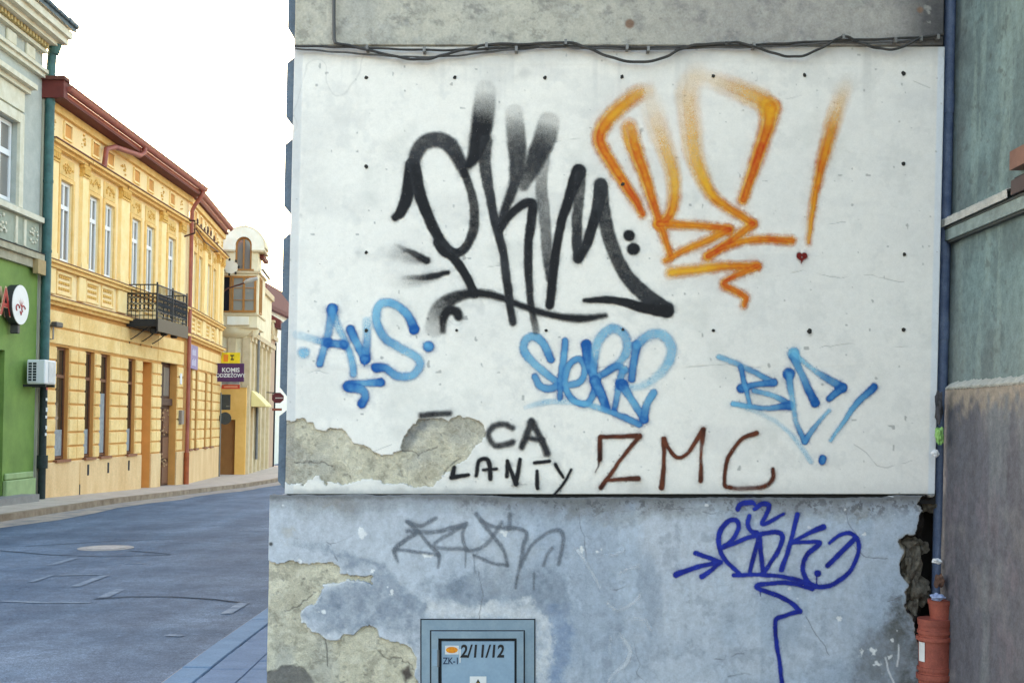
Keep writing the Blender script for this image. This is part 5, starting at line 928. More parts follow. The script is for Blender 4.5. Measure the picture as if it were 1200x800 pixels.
# wrought-iron balcony
m_iron = mat('black_iron', (.018, .018, .02), .5, .1, 9); m_slab = mat('balcony_slab', (.028, .027, .026), .8, .15, 6)
bal = thing('balcony', F1(34.9, .4, 4.3), 'black wrought-iron balcony on the yellow house', 'balcony')
b0, b1, bd = 33.45, 36.45, .86
bx('floor_slab', m_slab, bal, b0, b1, .02, bd, 4.30, 4.50, F=F1); bx('floor_edge', m_iron, bal, b0-.03, b1+.03, bd+.002, bd+.05, 4.16, 4.53, F=F1)
def rail(pa, pb, nm):
    for z in (4.60, 4.72, 5.22, 5.46): MB(F1).tube([(pa[0], pa[1], z), (pb[0], pb[1], z)], .020 if z > 5.4 else .013, 6).build('rail', m_iron, bal)
    L = math.dist(pa, pb); n = max(6, int(L/.115)); s_ = MB(F1)
    for i in range(n+1):
        f = i/n; u = pa[0]+(pb[0]-pa[0])*f; d = pa[1]+(pb[1]-pa[1])*f; s_.tube([(u, d, 4.5), (u, d, 5.46)], .010, 4)
        if i < n:
            f2 = (i+.5)/n; u2 = pa[0]+(pb[0]-pa[0])*f2; d2 = pa[1]+(pb[1]-pa[1])*f2
            for zc, rz in ((4.84, .09), (5.02, .09), (5.16, .05)):
                du, dd = (pb[0]-pa[0])/L*.05, (pb[1]-pa[1])/L*.05
                s_.tube([(u2+du*math.cos(k*.785), d2+dd*math.cos(k*.785), zc+rz*math.sin(k*.785)) for k in range(9)], .011, 4, False)
    o = s_.build('scrollwork', m_iron, bal); o['kind'] = 'stuff'
rail((b0, .03), (b0, bd), 0); rail((b0, bd), (b1, bd), 1); rail((b1, bd), (b1, .03), 2)
for (u, d) in ((b0, bd), (b1, bd), ((b0+b1)/2, bd)): MB(F1).tube([(u, d, 4.45), (u, d, 5.53)], .026, 6).build('post', m_iron, bal)
for u in (33.75, 34.75, 35.75):
    MB(F1).tube([(u, .02, 3.95), (u, .08, 3.97), (u, .25, 4.08), (u, .42, 4.22), (u, .55, 4.29)], .016, 6).build('bracket', m_iron, bal); MB(F1).tube([(u, .02, 3.6), (u, .02, 4.28)], .012, 6).build('bracket', m_iron, bal)
    MB(F1).box(u-.09, u+.09, .60, .78, 4.12, 4.29, ch=.03).build('rosette', m_iron, bal)
# iron wall sign frame beside the long downpipe, and scroll sign after it
sf = thing('sign_bracket', F1(38.6, .3, 7.2), 'empty square iron sign frame beside the long red downpipe', 'sign bracket')
mb = MB(F1); za, zb = 7.62, 8.16; ub = 38.75
mb.tube([(ub, .05, za), (ub, .05, zb)], .03, 6); mb.tube([(ub, .05, zb), (ub, .42, zb-.02)], .03, 6); mb.tube([(ub, .05, za), (ub, .42, za+.12)], .03, 6); mb.tube([(ub, .42, za+.1), (ub, .42, zb)], .02, 6); mb.build('frame', mat('dark_red_iron', lin('#4e2c28'), .6), sf)
sg = thing('hanging_sign', F2(1.2, .4, 7.9), 'lacy wrought-iron shop sign with scrolls on the yellow house', 'sign'); mb = MB(F2); r_ = random.Random(8)
for k in range(7):
    u = .3+k*.75; zc = 8.28-.10*math.sin(k*1.3); rr_ = .14+.05*(k % 2)
    mb.tube([(u+rr_*math.cos(t*.7)*(1-t*.06), .22, zc+rr_*math.sin(t*.7)*(1-t*.06)) for t in range(11)], .018, 5)
mb.tube([(.1, .22, 8.02), (2, .22, 7.88), (5.2, .22, 8.0)], .022, 5); mb.tube([(.1, .05, 8.02), (.1, .24, 8.02)], .02, 5); mb.tube([(5.2, .05, 8.0), (5.2, .24, 8.0)], .02, 5); mb.build('scrollwork', mat('dark_red_iron', lin('#4e2c28'), .6), sg)
# violet shop sign flat on the wall
vs = bx('shop_sign', mat('violet_sign', lin('#7a6da0'), .5, .08, 4), None, .12, 1.75, .06, .10, 3.42, 4.22, F=F2); props(vs, 'flat violet shop sign with two pale emblems beside the red downpipe', 'sign')
for z, h_ in ((3.98, .26), (3.64, .30)):
    mb = MB(F2)
    for k in range(4): mb.box(.58+k*.19, .70+k*.19, .101, .106, z-h_*.4, z+h_*.4 if k % 2 else z+h_*.25)
    mb.build('emblem', mat('pale_lilac', lin('#c9c4dc'), .5), vs)
# small camera and plates
cc = thing('security_camera', F1(28.1, .2, 3.7), 'small security camera on the yellow wall near the teal downpipe', 'camera')
MB(F1).tube([(27.95, .05, 3.55), (27.95, .12, 3.55), (27.95, .12, 3.85)], .02, 6).build('arm', mat('grey_plastic', (.3, .28, .26), .5), cc); MB(F1).box(27.9, 28.3, .08, .22, 3.84, 3.96, ch=.02).build('housing', mat('dark_plastic', (.08, .075, .07), .5), cc)
bx('number_plate', m_upvc, yh, 38.75, 38.95, .045, .06, 2.85, 3.2, F=F1); bx('letter_box', mat('grey_letterbox', lin('#8f8276'), .5), yh, 38.7, 39.0, .045, .14, 1.55, 2.0, F=F1)

# ------------------------------------------------------------------ grey and green house at the left edge
gh = thing('shop_house', (F1(24, -2, 0)[0], 24, road_z(24)), 'grey house with a bright green shop front at the left edge', 'building')
m_grey = mat('pale_grey_render', lin('#b8bab0'), .9, .1, 2.5, col2=lin('#a4a89f'), fine=.06); m_cream = mat('cream_moulding', lin('#ddd8c4'), .85, .1, 4, col2=lin('#c9c2a8'), fine=.05)
m_grn = mat('leaf_green_paint', lin('#7a9646'), .75, .1, 1.5, col2=lin('#647f3a'), fine=.05); m_dgrn = mat('dark_green_paint', lin('#2d5232'), .6, .1, 4); m_sgrey = mat('sage_panel', lin('#a6ab98'), .9, .1, 5); m_dent = mat('ochre_dentil', lin('#c9b27a'), .85, .1, 8)
wall_holes(MB(F1), 15, 27.28, BASEZ, 5.2, [(24.2, 25.62, BASEZ, 3.15, .3), (21.0, 23.6, .4, 3.15, .3)]).build('shop_wall', m_grn, gh)
wall_holes(MB(F1), 15, 27.28, 5.2, 10.3, [(24.75, 26.0, 6.35, 8.12, .2), (21.9, 23.1, 6.35, 8.12, .2)]).build('upper_wall', m_grey, gh)
bx('core', m_back, gh, 15.02, 27.26, -6, -.4, BASEZ, 10.2, F=F1)
bx('end_wall', m_grey, gh, 27.15, 27.30, -6, -.001, BASEZ, 10.3, F=F1)
bx('door', m_dgrn, gh, 24.2, 25.62, -.31, -.26, BASEZ, 3.14, F=F1); bx('shop_window', G_LOW, gh, 21.0, 23.6, -.31, -.28, .4, 3.15, F=F1)
for k, (a, b) in enumerate(((24.75, 26.0), (21.9, 23.1))):
    window(gh, F1, a+.02, b-.02, 6.38, 8.10, -.17, m_upvc, G_UP, .09, 7.42, True)
    fr = MB(F1); fr.box(a-.22, a-.004, 0, .07, 6.3, 8.34); fr.box(b+.004, b+.22, 0, .07, 6.3, 8.34); fr.box(a-.003, b+.003, 0, .068, 8.123, 8.34); fr.build('window_surround', m_cream, gh)
    mb = MB(F1); mb.box(a-.35, b+.42, 0, .12, 8.84, 8.95); mb.box(a-.40, b+.48, 0, .24, 8.95, 9.06); mb.build('window_hood', m_cream, gh)
    bx('hood_frieze', m_cream, gh, a-.2, b+.25, 0, .05, 8.40, 8.83, F=F1)
bx('sill_course', m_cream, gh, 15, 27.25, 0, .14, 6.14, 6.26, F=F1); bx('panel_zone', m_sgrey, gh, 15, 27.2, 0, .03, 5.45, 6.13, F=F1)
for u in (25.3, 26.9, 23.6): relief('stucco_ornament', gh, F1, u-.25, u+.25, 5.55, 6.05, .03, int(u*10), 16, m_cream)
for u in (25.9, 26.35): bx('panel_pilaster', m_cream, gh, u, u+.12, .03, .06, 5.5, 6.08, F=F1)
mb = MB(F1); mb.box(15, 27.26, 0, .16, 5.28, 5.42); mb.box(15, 27.26, 0, .08, 5.08, 5.275); mb.build('shop_cornice', mat('grey_cream_cornice', lin('#b7b096'), .85, .12, 5, col2=lin('#99917a')), gh); bx('flashing', m_dk, gh, 15, 27.27, 0, .18, 5.422, 5.44, F=F1)
mb = MB(F1); mb.box(26.8, 27.24, .082, .2, 4.95, 5.275); mb.build('capital', mat('ochre_capital', lin('#b39a6c'), .85, .1, 10), gh)
mb = MB(F1); mb.box(15, 27.25, 0, .10, 9.44, 9.54); mb.box(15, 27.25, 0, .16, 9.54, 9.62); mb.build('frieze_moulding', m_cream, gh)
for k in range(12): bx('frieze_block', m_cream, gh, 15.3+k*1.0, 15.3+k*1.0+.45, 0, .06, 9.70, 9.96, F=F1, ch=.015)
bx('frieze_band', m_cream, gh, 15, 27.26, 0, .12, 10.0, 10.08, F=F1); mb = MB(F1); k = 15.05
while k < 27.2: mb.box(k, k+.085, .0, .20, 10.09, 10.19); k += .16
o = mb.build('dentil', m_dent, gh); o['kind'] = 'stuff'
bx('dentil_band', m_dent, gh, 15, 27.27, 0, .10, 10.085, 10.2, F=F1)
mb = MB(F1); mb.box(15, 27.55, 0, .32, 10.2, 10.30); mb.box(15, 27.60, 0, .46, 10.30, 10.44); mb.box(15, 27.64, 0, .54, 10.44, 10.60); mb.build('eaves_cornice', m_cream, gh)
m_slate = mat('slate_blue_tile', lin('#54666e'), .6, .2, 6); rf = MB(F1); rf.add([(15, .60, 10.62), (27.72, .60, 10.62), (27.72, -6, 13.4), (15, -6, 13.4), (15, .60, 10.72), (27.72, .60, 10.72), (27.72, -6, 13.5), (15, -6, 13.5)], [(0, 1, 2, 3), (4, 7, 6, 5), (0, 4, 5, 1), (1, 5, 6, 2), (2, 6, 7, 3), (3, 7, 4, 0)]); roof = rf.build('roof', m_slate, gh)
mb = MB(F1); k = 15.0
while k < 27.6: mb.box(k+.01, k+.27, .3, .66, 10.71, 10.80+.03*random.random(), ch=.02); k += .29
o = mb.build('eaves_tiles', m_slate, roof); o['kind'] = 'stuff'
bx('base_course', mat('pale_green_base', lin('#9db07a'), .85, .1, 4), gh, 25.64, 27.2, 0, .10, BASEZ, .35, F=F1, ch=.02); bx('base_course', mat('pale_green_base', lin('#9db07a'), .85, .1, 4), gh, 25.70, 27.15, 0, .06, .36, .50, F=F1, ch=.02)
bx('door_step', mat('concrete_step', (.28, .26, .24), .9, .1, 5), gh, 24.0, 26.4, .0, .5, BASEZ, road_z(25)+.26, F=F1)
# teal downpipe between the two houses
m_teal = mat('teal_painted_pipe', lin('#3f6a66'), .5, .15, 5, col2=lin('#2e514f'), fine=.08); m_dkp = mat('dark_cast_pipe', lin('#22302f'), .6, .2, 9, col2=lin('#151d1d'))
tp = thing('downpipe', F1(27.42, .14, -.2), 'teal green downpipe between the grey house and the yellow house', 'downpipe')
MB(F1).tube([(27.42, .20, 10.2), (27.42, .16, 10.05), (27.42, .14, 9.6), (27.42, .14, 6), (27.42, .14, 2.6)], .105, 12).build('upper_pipe', m_teal, tp, smooth=True); MB(F1).tube([(27.42, .14, 2.6), (27.42, .14, -.35)], .085, 12).build('lower_pipe', m_dkp, tp, smooth=True)
for z in (8.9, 7.1, 5.5, 3.9): MB(F1).tube([(27.42, .14, z), (27.42, .14, z+.06)], .115, 12).build('pipe_collar', m_teal, tp, smooth=True)
MB(F1).tube([(27.42, .14, .55), (27.42, .14, .85)], .125, 12).build('pipe_collar', m_dkp, tp, smooth=True); MB(F1).tube([(27.42, .22, 10.28), (27.42, .19, 10.05)], [.16, .12], 12).build('hopper', m_teal, tp)
for i, (z, w_) in enumerate(((2.35, .05), (2.1, .04), (1.85, .06), (1.7, .04), (1.45, .05), (1.3, .04))): bx('sticker', [m_stw, mat('red_sticker', lin('#b0443c'), .5)][i == 0], tp, 27.36-.02*(i % 2), 27.40+w_, .218, .226, z, z+w_*1.6, F=F1)
# air conditioner
ac = thing('air_conditioner', F1(26.85, .2, 2.4), 'white air conditioner unit on the green wall beside the teal downpipe', 'air conditioner'); m_acw = mat('white_enamel', (.74, .74, .73), .4, .03, 4)
MB(F1).box(26.55, 27.2, .10, .50, 2.46, 3.0, ch=.02).build('casing', m_acw, ac)
bx('coil', m_dk, ac, 26.535, 26.56, .13, .33, 2.52, 2.94, F=F1)
mb = MB(F1)
for k in range(8): z = 2.52+k*.06; mb.box(26.525, 26.535, .125, .335, z-.006, z+.006)
for k in range(3): d = .13+k*.1; mb.box(26.523, 26.533, d-.008, d+.008, 2.515, 2.945)
mb.build('grille', m_acw, ac); bx('side_panel', mat('grey_white_enamel', (.62, .62, .61), .45), ac, 26.75, 27.1, .50, .512, 2.5, 2.96, F=F1)
for u in (26.6, 27.1): bx('bracket', m_iron, ac, u, u+.05, .0, .5, 2.40, 2.455, F=F1)
# round shop sign and the last letter of the shop name
rs = thing('round_sign', F1(25.55, .1, 3.7), 'round white shop sign with red emblem on the green front', 'sign'); m_sw = mat('sign_white', (.82, .80, .76), .5, .03, 4); m_sred = mat('sign_red', lin('#b8352c'), .5)
def FD(u, d, z): return F1(u, d, z)
mb = MB(F1); mb.disc((25.80, 4.14), .43, 'y', .06, .24, 32); mb2 = MB(); mb2.v = []; 
def disc_f(mb, u, z, r, d0, d1, n=32):
    vs = [(u+r*math.cos(2*math.pi*k/n), d0, z+r*math.sin(2*math.pi*k/n)) for k in range(n)]+[(u+r*math.cos(2*math.pi*k/n), d1, z+r*math.sin(2*math.pi*k/n)) for k in range(n)]
    mb.add(vs, [tuple(range(n)), tuple(range(2*n-1, n-1, -1))]+[(k, k+n, (k+1) % n+n, (k+1) % n) for k in range(n)]); return mb
disc_f(MB(F1), 25.80, 4.14, .43, .06, .235).build('box', mat('dark_sign_edge', (.04, .04, .04), .5), rs); disc_f(MB(F1), 25.80, 4.14, .425, .236, .25).build('face', m_sw, rs)
mb = MB(F1)
for a in (-.5, -.2, .2, .5): mb.add([(25.80+.02*a, .254, 4.10), (25.80+.02*a+.03, .254, 4.10), (25.80+a*.28, .254, 4.32-.12*abs(a))], [(0, 1, 2)])
for a in (-.17, .12): mb.tube([(25.80+a+.09*math.cos(k*.7), .256, 4.06+.07*math.sin(k*.7)) for k in range(7)], .016, 4)
mb.tube([(25.75, .256, 4.0), (25.80, .256, 3.92), (25.85, .256, 4.02)], .014, 4); mb.build('emblem', m_sred, rs)
bx('spot_lamp', mat('dark_plastic', (.08, .075, .07), .5), rs, 25.75, 25.87, .04, .22, 3.52, 3.72, F=F1, ch=.02)
la = thing('shop_letter', F1(24.95, .1, 3.8), 'red channel letter A of the shop name beside the round sign', 'sign'); vt, ft = text_mesh('A', .9, .01)
mb = MB(F1); n = len(vt); mb.add([(25.22+x, .06, 4.12+y) for x, y, z in vt]+[(25.22+x, .17, 4.12+y) for x, y, z in vt], [tuple(f) for f in ft]+[tuple(i+n for i in f) for f in ft]); mb.build('letter_body', mat('cream_sign_edge', lin('#d8b890'), .5), la)
mb = MB(F1); mb.add([(25.22+x*.86, .175, 4.12+y*.9) for x, y, z in vt], [tuple(f) for f in ft]); mb.build('letter_face', m_sred, la)
# ------------------------------------------------------------------ cream corner house with the round gable
P3 = (-11.07, 49.5)
def F3(u, d, z): return (P3[0]+T2[0]*u+T2[1]*d, P3[1]+T2[1]*u-T2[0]*d, z)
def FE(u, d, z): return F3(-.4-d, u, z)        # its end face, turned to us: u across, d towards us
def FE0(u, d, z): return F3(-d, u, z)
bh = thing('gabled_house', F3(5, -2, -.9), 'cream house with round arched gable and wooden oriel window beyond the yellow one', 'building')
m_crm = mat('cream_render', lin('#ecdfbe'), .88, .08, 1.8, col2=lin('#dccba4'), fine=.05); m_crm2 = mat('pale_cream_render', lin('#f2ecdc'), .85, .06, 3, col2=lin('#e8dfc9')); m_tan = mat('tan_pilaster', lin('#d4c09c'), .88, .08, 3, col2=lin('#bfa884')); m_wood = mat('honey_wood_frame', lin('#b0783a'), .6, .1, 10)
m_ora = mat('ochre_orange_render', lin('#f0bc68'), .88, .06, 2, col2=lin('#e2aa56')); m_dor = mat('shaded_door_brown', lin('#9c6a38'), .8, .08, 4)
MB(F3).box(0, 9.95, -6, 0, -1.3, 7.6).build('wall', m_crm, bh)
MB(F3).box(-.06, 10, -6, .12, 7.6, 7.85).build('cornice', m_tan, bh)
MB(F3).prism([(-5.9, 7.86), (.1, 7.86), (-2.8, 9.6)], 'x', 0, 9.9).build('roof', mat('slate_grey_roof', (.12, .12, .13), .7, .15, 5), bh)
MB(F3).box(-.4, 2.4, -1.35, .46, 5.5, 7.72).build('oriel', m_crm, bh)
bx('oriel_moulding', m_tan, bh, -.47, 2.45, -1.38, .53, 7.725, 7.82, F=F3); bx('oriel_moulding', m_tan, bh, -.45, 2.42, -1.36, .51, 6.0, 6.06, F=F3)
mb = MB(FE); mb.box(-1.35, -.49, -1.3, .0, 7.822, 8.60); mb.box(.18, .44, -1.3, .0, 7.822, 8.60); mb.build('gable_base', m_crm, bh)
bx('gable_cornice', m_tan, bh, -1.4, -.5, -1.3, .10, 8.602, 8.68, F=FE); bx('gable_cornice', m_tan, bh, .19, .72, -1.5, .10, 8.602, 8.68, F=FE); bx('eaves', m_redd, bh, .45, .62, -2.4, -.5, 8.42, 8.58, F=FE)
bx('oriel_panel', m_crm2, bh, -.75, .12, 0, .05, 5.62, 5.95, F=FE); bx('panel_lip', m_tan, bh, -.78, .15, 0, .07, 5.57, 5.615, F=FE)
# corbel: half bowl under the oriel
mb = MB(F3); n = 14; rows = 6
for i in range(rows+1):
    a = math.pi/2*i/rows; s_ = math.cos(a)
    for k in range(n+1): t = math.pi*2*k/n; mb.v.append(F3(.55+.95*s_*math.cos(t), -.5+.96*s_*math.sin(t), 5.5-.55*math.sin(a)))
mb.f = [(i*(n+1)+k, i*(n+1)+k+1, (i+1)*(n+1)+k+1, (i+1)*(n+1)+k) for i in range(rows) for k in range(n)]; mb.build('corbel', m_crm, bh, smooth=True)
ow = window(bh, FE, -1.05, -.62, 6.12, 7.62, .0, m_wood, glass_mat('dark_oriel_glass', (.02, .02, .025)), .06, None, False)
ow = window(bh, FE, -.60, .40, 6.12, 7.62, .004, m_wood, glass_mat('oriel_glass', (.24, .24, .22), .1), .09, None, True)
for z in (6.62, 7.12): bx('glazing_bar', m_wood, ow, -.52, .32, .05, .066, z-.012, z+.012, F=FE)
window(bh, F3, .1, .9, 6.12, 7.62, .45, m_wood, G_UP, .07, None, True)
# round gable
n = 22; R = .84; cu, cz = -.155, 8.78; pts = [(cu-R, 8.682)]+[(cu-R*math.cos(math.pi*k/n), cz+R*math.sin(math.pi*k/n)) for k in range(n+1)]+[(cu+R, 8.682)]
mb = MB(FE); r_in = .33; inner = [(cu-r_in, 8.683)]+[(cu-r_in*math.cos(math.pi*k/n), 8.90+r_in*math.sin(math.pi*k/n)) for k in range(n+1)]+[(cu+r_in, 8.683)]
N_ = len(pts)
for (d0) in (0.03, -1.3):
    mb.v += [FE(p[0], d0, p[1]) for p in pts]+[FE(p[0], d0, p[1]) for p in inner]
for b in (0, 2*N_): mb.f += [(b+i, b+i+1, b+N_+i+1, b+N_+i) for i in range(N_-1)]
mb.f += [(i, 2*N_+i, 2*N_+i+1, i+1) for i in range(N_-1)]+[(N_+i, N_+i+1, 3*N_+i+1, 3*N_+i) for i in range(N_-1)]
mb.build('round_gable', m_crm2, bh)
mb = MB(FE); nn = 24
for k in range(nn+1):
    a = math.pi*k/nn
    for r_, d0 in ((R+.002, .035), (R+.06, .035), (R+.06, -1.32), (R+.002, -1.32)): mb.v.append(FE(cu-r_*math.cos(a), d0, cz+r_*math.sin(a)))
mb.f = [(4*k+j, 4*k+(j+1) % 4, 4*k+4+(j+1) % 4, 4*k+4+j) for k in range(nn) for j in range(4)]; mb.build('gable_coping', m_crm, bh)
gwn = MB(FE).prism([(cu-r_in+.0, 7.83)]+[(cu-r_in*math.cos(math.pi*k/n), 8.90+r_in*math.sin(math.pi*k/n)) for k in range(n+1)]+[(cu+r_in, 7.83)], 'y', -.16, -.20).build('window', G_UP, bh); mb = MB(FE)
for k in range(n): 
    a, b = math.pi*k/n, math.pi*(k+1)/n; mb.tube([(cu-(r_in-.03)*math.cos(a), -.12, 8.90+(r_in-.03)*math.sin(a)), (cu-(r_in-.03)*math.cos(b), -.12, 8.90+(r_in-.03)*math.sin(b))], .045, 5)
mb.box(cu-.03, cu+.03, -.15, -.09, 7.85, 9.21); mb.box(cu-r_in, cu-r_in+.07, -.155, -.085, 7.85, 8.92); mb.box(cu+r_in-.07, cu+r_in, -.155, -.085, 7.85, 8.92); mb.box(cu-r_in-.1, cu+r_in+.1, -.1, .08, 7.83, 7.9); mb.build('frame', m_wood, gwn)
MB(FE).tube([(cu, -.6, 9.78), (cu, -.6, 9.92)], [.05, .03], 6).build('finial', m_crm, bh); MB(FE).box(cu-1.35, cu-.96, -1.8, -.1, 7.83, 8.75).build('parapet', m_crm2, bh)
# ground floor: ochre entrance block, pilasters, cornice
mb = MB(FE0); mb.box(-2.2, -1.05, 0, .22, -1.3, 3.05); mb.box(-.36, .06, 0, .22, -1.3, 3.05); mb.box(-1.05, -.36, 0, .22, 1.72, 3.05); mb.build('entrance_block', m_ora, bh)
bx('door', m_dor, bh, -1.05, -.36, .01, .05, -1.3, 1.72, F=FE0); bx('entrance_lip', m_tan, bh, -2.2, .1, 0, .26, 3.052, 3.12, F=FE0)
for k, u in enumerate((.25, 1.6, 3.0, 4.6, 6.4, 8.2)):
    mb = MB(F3); mb.box(u, u+.55, 0, .14, -1.3, 5.0); mb.box(u-.05, u+.6, 0, .2, 5.0, 5.2); mb.build('pilaster', m_tan, bh)
for u in (-1.9, -1.35, -.75, -.15): MB(FE0).box(u, u+.32, 0, .1, 3.13, 5.1).build('pilaster', m_tan, bh)
MB(F3).box(-.05, 9.96, 0, .25, 5.2, 5.4).build('string_course', m_tan, bh)
for u in (.95, 2.35, 3.8, 5.5): bx('shop_window', G_LOW if u > 2 else m_ora, bh, u, u+.55, -.02, .03, -.2, 2.4, F=F3)
dpipe(F3, [(2.7, .2, 7.6), (2.7, .2, 0)], .06, bh, 'downpipe', mat('grey_zinc_pipe', (.22, .21, .2), .5))
MB(F3).tube([(-.3, .62, 7.9), (2.4, .62, 7.85)], .06, 8).build('gutter', mat('grey_zinc_pipe', (.22, .21, .2), .5), bh)
aw = MB(F3).prism([(.16, 2.95), (.75, 2.35), (.75, 2.28), (.16, 2.28)], 'x', .7, 3.3).build('awning', mat('pale_yellow_canvas', lin('#f0dc98'), .8, .05, 4), None); props(aw, 'pale yellow shop awning on the cream house', 'awning')

# ------------------------------------------------------------------ houses at the end of the street
m_pink = mat('pinkish_beige_render', lin('#c3a387'), .9, .08, 2); m_roofd = mat('dark_red_roof', lin('#6a2f2e'), .7, .15, 4)
fh = thing('narrow_house', F3(11, -2, -.9), 'narrow pinkish house with balustrade and dark red roof behind the cream house', 'building')
MB(F3).box(10.0, 12.1, -5, .02, -1.4, 5.75).build('wall', m_pink, fh); MB(F3).box(9.98, 12.2, -5, .14, 5.75, 5.95).build('cornice', m_tan, fh)
for k in range(7): MB(F3).tube([(10.1+k*.3, .05, 5.95), (10.1+k*.3, .05, 6.25), (10.1+k*.3, .05, 6.6)], [.05, .09, .05], 6).build('baluster', m_tan, fh)
MB(F3).box(10.0, 12.2, -.05, .15, 6.6, 6.7).build('balustrade_rail', m_tan, fh); MB(F3).box(11.2, 12.0, -4, -.6, 5.95, 6.9).build('attic_wall', m_tan, fh); MB(F3).prism([(-4.4, 7.0), (.40, 6.35), (.40, 6.75), (-1.6, 7.9), (-4.4, 7.9)], 'x', 10.6, 12.3).build('roof', m_roofd, fh)
bx('corner_post', m_dk, fh, 11.9, 12.12, .02, .08, -1.4, 5.7, F=F3)
fb = thing('tall_house', (-15.2, 68, -.9), 'taller cream house with dark red roof showing above the narrow pinkish one', 'building')
MB().box(-17.5, -13.75, 66, 73, -1.4, 7.9).build('wall', m_crm2, fb); MB().box(-17.7, -13.45, 65.7, 73.3, 7.9, 8.1).build('eaves', m_roofd, fb); MB().prism([(-17.7, 8.1), (-13.45, 8.1), (-13.7, 9.3), (-17.5, 9.3)], 'y', 65.7, 73.3).build('roof', m_roofd, fb)
fc = thing('end_house', (-22, 112, -1), 'pale sunlit house closing the end of the street', 'building')
wall_f = lambda u, d, z: (u, 110-d, z)
wall_holes(MB(wall_f), -34, 6, -1.4, 9.0, [(-23.0+k*2.2, -21.9+k*2.2, z, z+1.9, .3) for k in range(12) for z in (1.0, 4.6)], .3).build('wall', mat('pale_end_render', lin('#efe6cf'), .88, .06, 1), fc)
MB().box(-34, 6, 110.32, 118, -1.4, 8.9).build('core', m_back, fc); MB().box(-34.3, 6.3, 109.6, 118, 9.0, 9.3).build('eaves', m_roofd, fc)
for k in range(12):
    for z in (1.0, 4.6): window(fc, wall_f, -22.98+k*2.2, -21.92+k*2.2, z+.02, z+1.88, -.25, m_upvc, G_UP, .09, None, True)
# parked car at the end of the street
car = thing('parked_car', (-15.3, 80, road_z(80)), 'dark car with pale windows parked at the far end of the street', 'car'); zc = road_z(80); m_car = mat('dark_car_paint', (.05, .04, .04), .3)
def FC(u, d, z): return (-15.25+u, 80+d, zc+z)
prof = [(-2.1, .35), (-2.15, .7), (-2.0, .95), (-1.55, 1.0), (-1.2, 1.42), (.3, 1.45), (1.0, 1.0), (1.95, .85), (2.05, .4), (1.9, .28), (-1.95, .28)]
mb = MB(lambda x, y, z: FC(x, y, z)); mb.prism(prof, 'x', -.82, .82); mb.build('body', m_car, car)
bx('rear_window', glass_mat('car_glass', (.3, .35, .4), .05), car, -.62, .62, -1.56, -1.35, 1.04, 1.36, F=FC)
for sx in (-1, 1):
    for sy in (-1.3, 1.25):
        mb = MB(FC); mb.disc((sy, .31), .31, 'x', sx*.64, sx*.84, 18); mb.build('wheel', mat('tyre_rubber', (.02, .02, .02), .8), car)
    bx('tail_light', mat('tail_lamp_red', (.35, .02, .02), .3), car, sx*.5, sx*.78, -2.17, -2.10, .68, .86, F=FC)

# ------------------------------------------------------------------ signs and lamps on the far pavement
def FS(u0): return lambda u, d, z: F2(u0-d, u, z)       # a board standing out from the yellow house: u outwards, d towards us
m_pur = mat('dark_purple_sign', lin('#4a2150'), .45, .05, 3)
S1 = FS(6.9); zc = EYE+(HZ-436.5)/FPX*46.6; zh = 21.5/FPX*46.6/2
ps = MB(S1).box(.03, 1.06, -.05, .05, zc-zh, zc+zh, ch=.01).build('shop_sign', m_pur, None); props(ps, 'dark purple projecting sign reading KOMIS ODZIEZOWY', 'sign')
lettering('KOMIS', m_stw, ps, lambda x, y: S1(.55+x, .054, zc+.09+y), .23, .006); lettering('ODZIEŻOWY', m_stw, ps, lambda x, y: S1(.55+x*.92, .054, zc-.12+y), .20, .005)
for z in (zc+.25, zc-.25): MB(S1).tube([(-.05, 0, z), (.05, 0, z)], .02, 5).build('bracket', m_iron, ps)
S2 = FS(7.8); k2 = 47.7/FPX
ys = MB(S2).box(.05, .78, -.04, .04, EYE+(HZ-427)*k2, EYE+(HZ-413.5)*k2).build('shop_sign', mat('bright_yellow_sign', lin('#f2d21c'), .5), None); props(ys, 'bright yellow projecting sign just above the purple one', 'sign')
zq = EYE+(HZ-420)*k2; bx('emblem', mat('sign_orange', lin('#ee8a1e'), .5), ys, .14, .32, .041, .045, zq-.14, zq+.14, F=S2)
mb = MB(S2); mb.box(.40, .55, .041, .046, zq+.08, zq+.13); mb.box(.42, .55, .041, .046, zq-.08, zq-.03); mb.box(.45, .49, .041, .046, zq-.0299, zq+.0799); mb.build('lettering', m_black, ys)
S3 = FS(7.6); k3 = 47.2/FPX
rs2 = MB(S3).box(.12, .82, -.03, .03, EYE+(HZ-455.5)*k3, EYE+(HZ-450.5)*k3).build('shop_sign', mat('orange_red_sign', lin('#d8482e'), .5), None); props(rs2, 'narrow orange red sign strip under the purple sign', 'sign')
bx('lettering', mat('pale_orange_print', lin('#f0a080'), .5), rs2, .2, .74, .031, .035, EYE+(HZ-454)*k3, EYE+(HZ-452)*k3, F=S3); bx('upper_strip', mat('grey_sign', (.35, .35, .36), .5), rs2, .12, .80, -.02, .03, EYE+(HZ-450)*k3, EYE+(HZ-447.3)*k3, F=S3)
